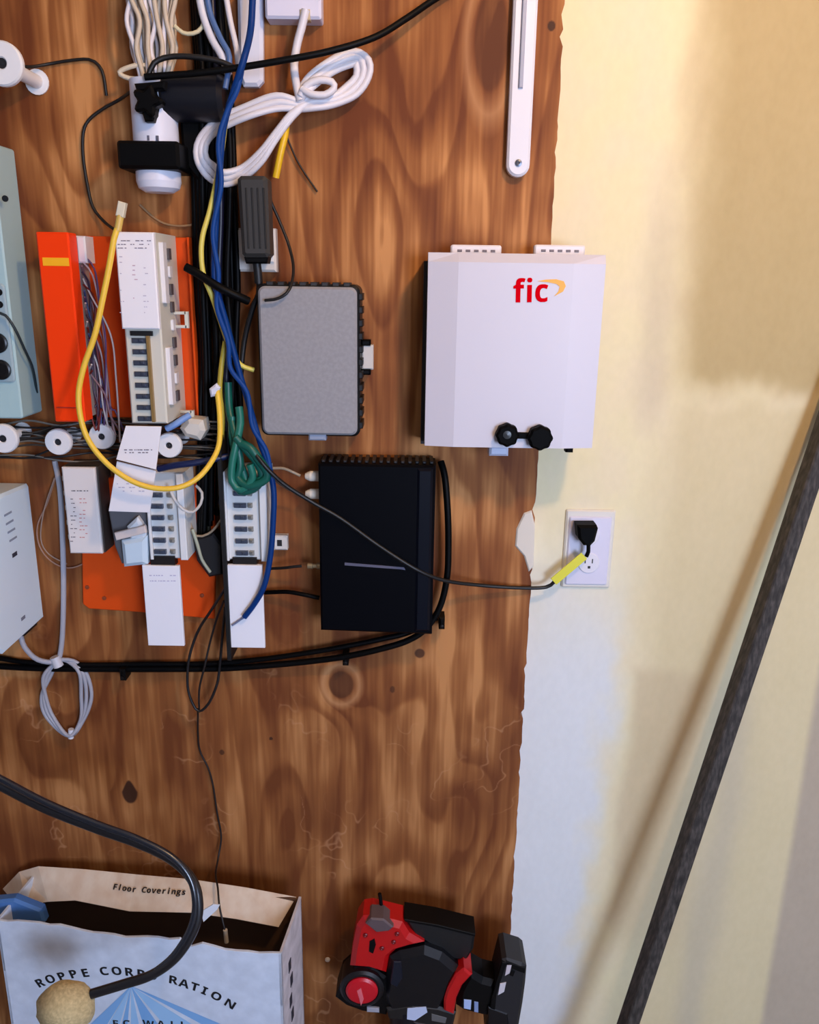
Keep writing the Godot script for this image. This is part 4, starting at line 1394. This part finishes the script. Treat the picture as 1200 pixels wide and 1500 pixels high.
func tool() -> void:
	var red := mat(0.72, 0.05, 0.06, 0.38)
	var black := mat(0.018, 0.018, 0.022, 0.5, 0.0, 0.3)
	var grey := mat(0.07, 0.068, 0.07, 0.5)
	var navy := mat(0.02, 0.025, 0.05, 0.35)
	var crate_top := 0.215
	var zn := 0.105
	var c := P(596, 1480, zn)
	var t := thing("cordless_tool", "red and black cordless power tool standing nose down against the board", "power tool", Vector3(c.x, crate_top, zn))
	var st := mb()
	tslab("motor_housing", [[513, 1402], [517, 1372], [523, 1342], [532, 1329], [545, 1327], [574, 1334], [590, 1338], [600, 1354], [622, 1367], [600, 1372], [580, 1378], [571, 1386], [566, 1412], [540, 1404]], 0.142, 0.072, red, t, 0.010)
	tslab("housing_slot", [[542, 1361], [549, 1357], [551, 1366], [547, 1379], [541, 1376]], 0.1445, 0.14, black, t, 0.001)
	for q in [[577, 1362], [560, 1371], [536, 1352], [582, 1350]]:
		st = mb()
		lathe(st, [[0.0038, 0.0], [0.0038, 0.002], [0.002, 0.003], [0.0, 0.002]], Vector3(P(q[0], q[1] + 12, 0.119).x, P(q[0], q[1] + 12, 0.119).y, tz(0.1415)), Vector3.BACK, 12)
		obj("housing_screw", st, mat(0.45, 0.03, 0.04, 0.4), t)
	tslab("top_cap", [[536, 1333], [544, 1325], [562, 1326], [577, 1338], [570, 1344], [552, 1346]], 0.150, 0.10, mat(0.36, 0.30, 0.31, 0.4), t, 0.003)
	wire("hang_pin", [[559, 1335, 0.10], [558, 1320, 0.10], [556, 1309, 0.10]], 0.003, black, t, 8)
	tslab("rear_shroud", [[592, 1338], [640, 1346], [697, 1360], [694, 1384], [684, 1401], [664, 1399], [640, 1384], [606, 1362]], 0.120, 0.066, grey, t, 0.006)
	tslab("shroud_edge", [[592, 1337], [640, 1345], [697, 1359], [696, 1363], [640, 1349], [594, 1341]], 0.124, 0.062, black, t, 0.001)
	tslab("grip", [[571, 1386], [585, 1378], [622, 1370], [648, 1380], [674, 1402], [664, 1420], [656, 1444], [646, 1462], [600, 1464], [568, 1462], [562, 1440]], 0.150, 0.070, navy, t, 0.012)
	tslab("direction_switch", [[577, 1386], [588, 1386], [590, 1410], [582, 1424], [572, 1418]], 0.154, 0.148, mat(0.05, 0.08, 0.14, 0.3), t, 0.002)
	# gear head: dark ring and red disc
	tslab("head_base", [[492, 1446], [500, 1420], [520, 1402], [545, 1402], [566, 1416], [574, 1450], [566, 1472], [530, 1466], [508, 1458]], 0.140, 0.074, black, t, 0.005)
	var hc := P(531, 1440, 0.119)
	st = mb()
	lathe(st, [[0.036, tz(0.09)], [0.036, tz(0.148)], [0.032, tz(0.154)], [0.028, tz(0.154)], [0.027, tz(0.150)], [0.0, tz(0.150)]], Vector3(hc.x, hc.y, 0), Vector3.BACK, 32)
	obj("head_ring", st, mat(0.05, 0.05, 0.07, 0.4), t)
	st = mb()
	lathe(st, [[0.026, tz(0.149)], [0.026, tz(0.155)], [0.022, tz(0.160)], [0.008, tz(0.162)], [0.0, tz(0.162)]], Vector3(hc.x, hc.y, 0), Vector3.BACK, 32)
	obj("red_disc", st, mat(0.75, 0.06, 0.13, 0.35), t)
	tslab("disc_mark", [[524, 1424], [530, 1420], [534, 1436], [530, 1446], [527, 1434]], 0.1635, 0.160, mat(0.85, 0.40, 0.44, 0.4), t, 0.0005)
	tslab("head_clip", [[538, 1456], [556, 1458], [556, 1464], [538, 1463]], 0.146, 0.138, mat(0.62, 0.62, 0.66, 0.35), t, 0.001)
	# lower casing with a pale rating label
	tslab("lower_casing", [[566, 1456], [604, 1450], [642, 1454], [668, 1462], [662, 1486], [652, 1494], [634, 1488], [602, 1474], [570, 1472]], 0.152, 0.08, grey, t, 0.005)
	tslab("rating_label", [[597, 1454], [624, 1452], [626, 1460], [608, 1472], [596, 1470]], 0.1535, 0.151, mat(0.74, 0.78, 0.88, 0.4), t, 0.0005)
	tslab("rating_label", [[632, 1462], [654, 1468], [652, 1476], [632, 1472]], 0.1535, 0.151, mat(0.36, 0.36, 0.36, 0.5), t, 0.0005)
	tslab("casing_rib", [[606, 1474], [660, 1484], [652, 1491], [612, 1479]], 0.1535, 0.150, mat(0.25, 0.24, 0.27, 0.5), t, 0.0005)
	# nose standing on the crate
	st = mb()
	lathe(st, [[0.0, crate_top], [0.020, crate_top], [0.026, crate_top + 0.05], [0.029, crate_top + 0.07], [0.029, P(596, 1466, zn).y], [0.0, P(596, 1466, zn).y]], Vector3(c.x, 0, zn), Vector3.UP, 24)
	obj("nose", st, mat(0.015, 0.03, 0.075, 0.4), t)
	# red ring, neck and battery
	tslab("red_ring", [[679, 1394], [691, 1404], [676, 1420], [668, 1438], [664, 1462], [650, 1456], [650, 1440], [655, 1424], [666, 1404]], 0.158, 0.066, red, t, 0.004)
	tslab("neck", [[688, 1404], [708, 1408], [724, 1412], [730, 1430], [722, 1464], [704, 1470], [680, 1464], [668, 1456], [672, 1432], [680, 1416]], 0.148, 0.076, black, t, 0.010)
	tslab("neck_mark", [[679, 1443], [690, 1444], [689, 1458], [679, 1456]], 0.1495, 0.147, mat(0.66, 0.74, 0.90, 0.4), t, 0.0005)
	tslab("neck_mark", [[694, 1446], [700, 1447], [700, 1462], [694, 1461]], 0.1495, 0.147, mat(0.50, 0.58, 0.75, 0.4), t, 0.0005)
	var bt := tslab("battery", [[734, 1376], [741, 1374], [764, 1381], [770, 1386], [768, 1410], [764, 1440], [757, 1480], [745, 1506], [714, 1498], [710, 1486], [712, 1466], [720, 1430]], 0.156, 0.064, mat(0.11, 0.11, 0.125, 0.5), t, 0.006)
	tslab("battery_side", [[734, 1377], [741, 1378], [726, 1424], [722, 1466], [726, 1500], [714, 1496], [711, 1480], [719, 1430]], 0.1575, 0.15, black, bt, 0.001)
	tslab("battery_top", [[740, 1376], [768, 1386], [767, 1394], [740, 1384]], 0.1575, 0.15, black, bt, 0.001)
	tslab("battery_foot", [[714, 1442], [742, 1452], [744, 1470], [738, 1504], [712, 1496]], 0.1585, 0.15, navy, bt, 0.002)
	tslab("battery_label", [[741, 1381], [748, 1381], [745, 1393], [738, 1397]], 0.158, 0.155, mat(0.78, 0.74, 0.76, 0.4), bt, 0.0005)
	tslab("battery_label", [[731, 1408], [740, 1406], [737, 1420], [728, 1425]], 0.158, 0.155, mat(0.80, 0.78, 0.80, 0.4), bt, 0.0005)
	tslab("battery_button", [[748, 1388], [753, 1390], [750, 1398], [745, 1396]], 0.158, 0.155, black, bt, 0.0005)
	# the crate it stands on, below the frame
	t = thing("wooden_crate", "plain wooden crate on the floor under the cordless tool", "crate", Vector3(0.03, 0, 0.13))
	var wood := mat(0.55, 0.40, 0.25, 0.8)
	for k in 3:
		st = mb()
		box(st, Vector3(0.03, crate_top - 0.008, 0.06 + k * 0.066), Vector3(0.34, 0.016, 0.062), 0.002)
		obj("slat", st, wood, t)
		for s in [0.026, 0.234]:
			st = mb()
			box(st, Vector3(0.03, 0.035 + k * 0.068, s + 0.0), Vector3(0.34, 0.060, 0.012), 0.002)
			obj("slat", st, wood, t)
	for s in [-0.13, 0.19]:
		st = mb()
		box(st, Vector3(s, (crate_top - 0.016) / 2, 0.13), Vector3(0.016, crate_top - 0.016, 0.196), 0.001)
		obj("end_board", st, wood, t)


func cables() -> void:
	var black := mat(0.014, 0.014, 0.018, 0.5, 0.0, 0.25)
	var soft := mat(0.06, 0.05, 0.05, 0.5)
	var blue := mat(0.03, 0.20, 0.45, 0.45, 0.0, 0.3)
	var yellow := mat(0.93, 0.76, 0.24, 0.45)
	var pale := mat(0.87, 0.80, 0.36, 0.45)
	var green := mat(0.03, 0.34, 0.29, 0.4)
	# trunk of dark cables down the middle
	var t := thing("cable_bundle", "dark bundle of black and olive cables running down beside the orange plate", "cables", P(318, 690, 0.03))
	var olive := mat(0.20, 0.18, 0.09, 0.5)
	for k in 14:
		var x := 286 + k * 4.4
		var zz := 0.030 + 0.008 * (k % 3)
		var m := olive if k in [3, 7, 9] else (mat(0.05, 0.06, 0.16, 0.4) if k == 8 else black)
		wire("trunk_cable", [[280 + k * 3.5, -60, zz], [285 + k * 3.5, 40, zz], [290 + k * 3.6, 120, zz], [x + rng.randf_range(-3, 3), 220, zz], [x + rng.randf_range(-3, 3), 320, zz], [x + 2 + rng.randf_range(-5, 5), 420, zz], [x + 6 + rng.randf_range(-5, 5), 520, zz], [x + 6 + rng.randf_range(-4, 4), 600, zz], [x + 8 + rng.randf_range(-6, 4), 690, zz], [x + 4 + rng.randf_range(-4, 4), 690 + 8 * (14 - k), zz]], 0.0044, m, t, 7)
	# black cables at the top
	cable("black_cable", "long black cable sweeping across the top to the upper right", [[800, -90, 0.025], [720, -44, 0.026], [660, -14, 0.032], [632, 2, 0.04], [594, 28, 0.055], [548, 55, 0.07], [483, 75, 0.082], [417, 88, 0.088], [350, 99, 0.09], [290, 107, 0.092], [250, 110, 0.092], [212, 113, 0.094]], 0.0042, black)
	cable("black_cable", "short black cable arching over the dark fitting", [[217, 112, 0.09], [226, 92, 0.09], [250, 83, 0.088], [290, 84, 0.088], [325, 91, 0.086], [352, 104, 0.085]], 0.0034, soft)
	cable("black_wire", "thin black wire running from the top left spool", [[24, 96, 0.06], [45, 98, 0.04], [70, 94, 0.026], [100, 89, 0.024], [130, 87, 0.024], [145, 96, 0.024], [152, 112, 0.024], [156, 140, 0.022]], 0.0020, soft)
	cable("black_wire", "thin black wire curving down beside the white pipe to the orange cover", [[192, 134, 0.05], [175, 146, 0.03], [150, 160, 0.025], [130, 176, 0.025], [122, 195, 0.025], [122, 230, 0.025], [128, 270, 0.025], [136, 303, 0.026], [152, 324, 0.03], [170, 338, 0.05]], 0.0021, soft)
	cable("thin_wire", "faint tan wire lying on the plywood above the tall terminal block", [[205, 300, 0.024], [222, 316, 0.024], [240, 327, 0.024], [262, 331, 0.024], [286, 328, 0.026], [300, 318, 0.03]], 0.0016, mat(0.60, 0.47, 0.33, 0.5))
	cable("black_wire", "stray thin dark wire pointing down over bare plywood", [[412, 176, 0.05], [420, 200, 0.03], [438, 240, 0.026], [465, 281, 0.024]], 0.0013, mat(0.12, 0.07, 0.06, 0.5))
	cable("black_wire", "thin dark lead looping from the adapter to the grey box", [[390, 262, 0.06], [396, 292, 0.05], [410, 325, 0.045], [424, 362, 0.05], [430, 395, 0.07], [424, 424, 0.095], [408, 437, 0.098], [388, 440, 0.096]], 0.0020, soft)
	cable("black_cable", "thick black cable end crossing the cables towards the grey box", [[272, 391, 0.09], [290, 401, 0.092], [318, 419, 0.094], [344, 432, 0.09], [364, 441, 0.08]], 0.0056, black)
	cable("adapter_cord", "black cord dropping from the adapter behind the grey box", [[379, 412, 0.066], [379, 430, 0.064], [370, 452, 0.06], [358, 500, 0.05], [352, 560, 0.05]], 0.0036, soft)
	# white and blue pair at the top
	cable("white_cable", "white cable entering at the top left of the raceway", [[288, -40, 0.06], [293, 0, 0.06], [300, 30, 0.062], [312, 60, 0.066], [325, 82, 0.07], [335, 110, 0.07]], 0.0048, mat(0.84, 0.84, 0.88, 0.4))
	cable("white_cable", "thin white cable beside the flat white raceway", [[326, -40, 0.06], [332, 0, 0.06], [338, 34, 0.06], [346, 70, 0.06], [350, 105, 0.06]], 0.0036, mat(0.84, 0.82, 0.84, 0.4))
	cable("blue_cable", "pale blue cable next to the white one at the top", [[298, -40, 0.062], [304, 0, 0.062], [310, 26, 0.064], [324, 58, 0.07], [336, 84, 0.075], [330, 130, 0.08]], 0.0036, mat(0.30, 0.42, 0.62, 0.4))
	cable("blue_cable", "long blue cable winding down the middle of the board", [[371, -40, 0.07], [370, 0, 0.07], [367, 45, 0.075], [358, 84, 0.098], [341, 138, 0.09], [328, 185, 0.086], [322, 245, 0.086], [317, 310, 0.085], [314, 404, 0.085], [322, 440, 0.085], [332, 475, 0.082], [342, 513, 0.08], [352, 550, 0.08], [364, 590, 0.082], [380, 645, 0.086], [394, 684, 0.09], [401, 720, 0.095], [400, 767, 0.096], [396, 815, 0.096], [387, 858, 0.096], [373, 884, 0.093], [358, 904, 0.092]], 0.0042, blue)
	cable("blue_cable", "second blue cable twisted around the long blue one", [[356, 92, 0.09], [348, 130, 0.094], [332, 165, 0.092], [320, 210, 0.093], [324, 270, 0.092], [312, 340, 0.09], [320, 400, 0.09], [318, 450, 0.086], [334, 500, 0.088], [338, 540, 0.085], [362, 575, 0.088], [370, 625, 0.088], [390, 660, 0.09], [398, 700, 0.09]], 0.0033, mat(0.08, 0.25, 0.52, 0.45, 0.0, 0.3))
	cable("blue_wire", "frayed grey blue wire end on the rightmost hanging card", [[376, 880, 0.090], [366, 898, 0.089], [352, 908, 0.0885], [340, 916, 0.088]], 0.0015, mat(0.45, 0.48, 0.60, 0.5))
	cable("blue_cable", "dark blue cable lying across under the right spool", [[232, 687, 0.095], [255, 682, 0.098], [285, 678, 0.096], [312, 673, 0.09], [335, 668, 0.08]], 0.0046, mat(0.03, 0.10, 0.28, 0.4))
	# yellow patch cords
	t = thing("yellow_patch_cord", "yellow patch cord with a clear plug, looping across the orange cover and cards", "patch cord", P(240, 720, 0.14))
	wire("cord", [[173, 332, 0.15], [167, 350, 0.152], [160, 390, 0.152], [150, 440, 0.152], [139, 490, 0.152], [122, 540, 0.152], [115, 580, 0.152], [120, 620, 0.152], [134, 652, 0.152], [160, 682, 0.152], [192, 704, 0.15], [226, 715, 0.146], [262, 714, 0.14], [290, 700, 0.13], [310, 676, 0.115], [321, 650, 0.10], [322, 610, 0.09], [318, 570, 0.08]], 0.0038, yellow, t, 8)
	var st := mb()
	var a := P(173, 334, 0.15)
	var b := P(180, 296, 0.15)
	var d := (b - a).normalized()
	var xq := d.cross(Vector3.BACK).normalized()
	box(st, a.lerp(b, 0.72), Vector3(0.0095, a.distance_to(b) * 0.56, 0.008), 0.001, Basis(xq, d, xq.cross(d)))
	obj("clear_plug", st, mat(0.86, 0.83, 0.74, 0.25), t)
	st = mb()
	tube(st, [a.lerp(b, -0.1), a.lerp(b, 0.5)], 0.0045, 8)
	obj("plug_boot", st, mat(0.84, 0.70, 0.35, 0.4), t)
	cable("yellow_cable", "yellow cable bowing left of the long blue cable", [[330, 180, 0.07], [322, 240, 0.075], [308, 306, 0.08], [297, 345, 0.082], [295, 375, 0.082], [299, 405, 0.08], [312, 438, 0.075], [326, 480, 0.07], [338, 512, 0.07], [352, 534, 0.066], [372, 542, 0.06]], 0.0034, pale)
	cable("yellow_cable", "short yellow cable end beside the thick white coil", [[420, 172, 0.045], [418, 195, 0.05], [411, 225, 0.05], [404, 260, 0.045]], 0.0046, mat(0.90, 0.72, 0.12, 0.4))
	cable("yellow_cable", "short yellow cable beside the green cord", [[330, 500, 0.07], [324, 540, 0.075], [322, 575, 0.075], [326, 610, 0.07], [324, 650, 0.07]], 0.0036, mat(0.70, 0.62, 0.20, 0.5))
	# green cord
	t = thing("green_cord", "green cord bunched above the rightmost terminal block", "cord", P(362, 722, 0.09))
	var g2 := mat(0.10, 0.42, 0.36, 0.4)
	wire("cord_strand", [[334, 560, 0.07], [336, 600, 0.075], [345, 640, 0.09], [352, 680, 0.095], [346, 706, 0.095], [352, 720, 0.095], [372, 716, 0.095], [384, 700, 0.095], [378, 680, 0.098], [362, 660, 0.1], [345, 640, 0.1]], 0.0056, green, t, 8)
	wire("cord_strand", [[350, 596, 0.085], [352, 620, 0.09], [346, 650, 0.098], [340, 680, 0.1], [340, 705, 0.1], [354, 718, 0.1], [370, 700, 0.1], [366, 680, 0.102]], 0.0054, g2, t, 8)
	wire("cord_strand", [[352, 650, 0.1], [366, 656, 0.104], [380, 674, 0.104], [392, 694, 0.1], [384, 706, 0.1], [362, 712, 0.1], [348, 700, 0.096]], 0.0062, green, t, 8)
	wire("cord_strand", [[340, 610, 0.08], [342, 650, 0.085], [356, 690, 0.09], [366, 712, 0.094], [380, 704, 0.094], [388, 690, 0.096]], 0.0056, g2, t, 8)
	# black power cord to the outlet
	cable("outlet_cable", "thin black cord crossing the router's front to the wall outlet", [[352, 640, 0.09], [376, 668, 0.108], [395, 690, 0.108], [420, 712, 0.1], [460, 737, 0.09], [500, 760, 0.086], [556, 800, 0.086], [610, 834, 0.086], [650, 850, 0.07], [700, 857, 0.045], [760, 861, 0.03], [800, 860, 0.022], [814, 850, 0.024]], 0.0030, mat(0.045, 0.042, 0.045, 0.45))
	cable("coax_lead", "pale thin lead ending at the upper white boot of the router", [[398, 686, 0.085], [415, 686, 0.06], [430, 692, 0.05], [440, 697, 0.05]], 0.0021, mat(0.62, 0.56, 0.48, 0.45))
	cable("coax_lead", "pale thin lead ending at the lower white boot of the router", [[398, 700, 0.085], [415, 712, 0.06], [430, 720, 0.05], [440, 723.5, 0.05]], 0.0019, mat(0.32, 0.26, 0.22, 0.45))
	cable("coax_lead", "thin dark lead into the brass connector of the router", [[396, 833, 0.04], [415, 832, 0.045], [432, 830, 0.05], [442, 829, 0.05]], 0.0022, soft)
	cable("black_cable", "short tapering black cable at the router's lower left side", [[388, 868, 0.03], [420, 867, 0.04], [445, 871, 0.045], [468, 876, 0.045]], 0.0034, black)
	cable("black_cable", "thick black cable looping round the router's right side", [[646, 676, 0.035], [652, 700, 0.045], [656, 750, 0.05], [657, 800, 0.05], [655, 845, 0.05], [645, 888, 0.05], [625, 920, 0.05], [598, 938, 0.05], [560, 950, 0.05], [510, 961, 0.045], [460, 968, 0.04], [400, 974, 0.036], [330, 979, 0.034], [250, 980, 0.034], [150, 980, 0.032], [60, 979, 0.03], [-40, 974, 0.03], [-300, 962, 0.03]], 0.0050, black)
	cable("black_cable", "upper of two long black cables running left below the router", [[640, 905, 0.034], [600, 926, 0.036], [555, 937, 0.038], [500, 948, 0.038], [440, 958, 0.036], [380, 966, 0.034], [310, 972, 0.032], [220, 973, 0.03], [120, 974, 0.03], [40, 970, 0.028], [-40, 960, 0.028], [-300, 940, 0.028]], 0.0044, black)
	for q in [[183, 984, "black cable clip left of the thin black loop"], [507, 962, "black cable clip above the large oval knot"], [647, 909, "black cable clip at the router's lower right corner"]]:
		t = thing("cable_clip", q[2], "cable clip", P(q[0], q[1] + 9, PLY))
		var c := P(q[0], q[1], 0.034)
		st = mb()
		box(st, Vector3(c.x, c.y, 0.034), Vector3(0.009, 0.020, 0.026), 0.003)
		obj("clip_saddle", st, black, t)
		st = mb()
		lathe(st, [[0.003, 0.045], [0.003, 0.0485], [0.0, 0.049]], Vector3(c.x, c.y - 0.004, 0), Vector3.BACK, 10)
		obj("clip_nail", st, mat(0.14, 0.13, 0.13, 0.3, 0.6), t)
	# thin black loop and its tail into the carton
	cable("black_wire", "thin black wire hanging in a long loop below the terminal blocks", [[330, 862, 0.08], [312, 890, 0.07], [290, 925, 0.05], [277, 965, 0.05], [275, 1005, 0.05], [282, 1030, 0.05], [292, 1042, 0.05], [306, 1030, 0.05], [318, 1002, 0.05], [322, 975, 0.05], [326, 930, 0.06], [330, 890, 0.08]], 0.0021, mat(0.07, 0.06, 0.07, 0.45))
	cable("black_wire", "second thin strand inside the long black wire loop", [[328, 880, 0.08], [318, 905, 0.06], [308, 940, 0.05], [300, 975, 0.052], [292, 1010, 0.05], [292, 1042, 0.045]], 0.0016, mat(0.09, 0.07, 0.07, 0.45))
	t = thing("tagged_wire", "thin dark wire with a white tag hanging down into the carton", "wire", P(320, 1380, 0.12))
	wire("wire", [[290, 1038, 0.045], [290, 1075, 0.03], [293, 1100, 0.026], [305, 1125, 0.026], [312, 1150, 0.026], [318, 1190, 0.028], [324, 1225, 0.03], [320, 1255, 0.04], [316, 1280, 0.07], [319, 1300, 0.10], [322, 1330, 0.125], [330, 1365, 0.14], [333, 1382, 0.14]], 0.0016, mat(0.10, 0.06, 0.05, 0.5), t)
	slab("white_tag", [[294, 1336], [312, 1325], [322, 1326], [318, 1333], [298, 1351]], 0.158, 0.156, mat(0.88, 0.90, 0.94, 0.5), t, 0.0005)
	st = mb()
	tube(st, [P(330, 1362, 0.14), P(332, 1380, 0.14)], 0.0035, 8)
	obj("wire_end", st, mat(0.75, 0.70, 0.62, 0.5), t)
	# bits around the spool on the right
	slab_thing("splice_cap", "white plastic splice shell above the right wire spool", "connector", [[262, 628], [274, 614], [296, 616], [300, 632], [292, 646], [270, 640]], 0.085, 0.05, mat(0.82, 0.80, 0.76, 0.5), 0.006)
	cable("blue_wire", "short pale blue wire stub at the splice shell", [[244, 628, 0.1], [256, 622, 0.1], [268, 614, 0.095], [278, 608, 0.09]], 0.0046, mat(0.45, 0.58, 0.80, 0.5))
	cable("white_wire", "white wire arc over the lower middle terminal block", [[247, 712, 0.096], [256, 732, 0.1], [268, 746, 0.1], [282, 750, 0.09], [294, 738, 0.07], [296, 722, 0.06], [288, 712, 0.05]], 0.0021, mat(0.80, 0.80, 0.80, 0.5))
	cable("white_wire", "pale wire drooping between the two lower terminal blocks", [[278, 765, 0.06], [288, 785, 0.06], [305, 782, 0.06], [318, 770, 0.06], [326, 758, 0.06]], 0.0018, mat(0.62, 0.55, 0.46, 0.5))
	cable("white_wire", "pale wire curving down beside the hanging blank card", [[282, 775, 0.07], [290, 800, 0.07], [296, 820, 0.065], [308, 838, 0.06]], 0.0024, mat(0.66, 0.68, 0.60, 0.5))
	slab_thing("dark_module", "dark jack module between the two lower terminal blocks", "connector", [[284, 790], [312, 782], [326, 800], [326, 842], [306, 846], [288, 822]], 0.06, PLY + 0.012, mat(0.08, 0.075, 0.09, 0.5), 0.003)
	# small white hook by the rightmost block
	t = thing("wire_hook", "small white wire hook on bare plywood left of the router", "hook", P(410, 806, PLY))
	plate("hook_plate", 401, 785, 421, 806, 0.034, PLY + 0.001, mat(0.82, 0.80, 0.78, 0.45), t, 0.002)
	plate("hook_slot", 406, 791, 413, 800, 0.0345, 0.033, mat(0.08, 0.07, 0.08, 0.5), t, 0.0)
	slab_thing("white_clip", "small white clip among the dark cables above the green cord", "connector", [[306, 570], [316, 562], [322, 568], [318, 580], [308, 582]], 0.085, 0.07, mat(0.85, 0.86, 0.92, 0.45), 0.003)


func slab_thing(called: String, label: String, category: String, px: Array, zf: float, zb: float, m: Material, bev := 0.002) -> void:
	var st := mb()
	prism(st, pts2(px, zf), zb, zf, bev)
	tag(obj(called, st, m), label, category)
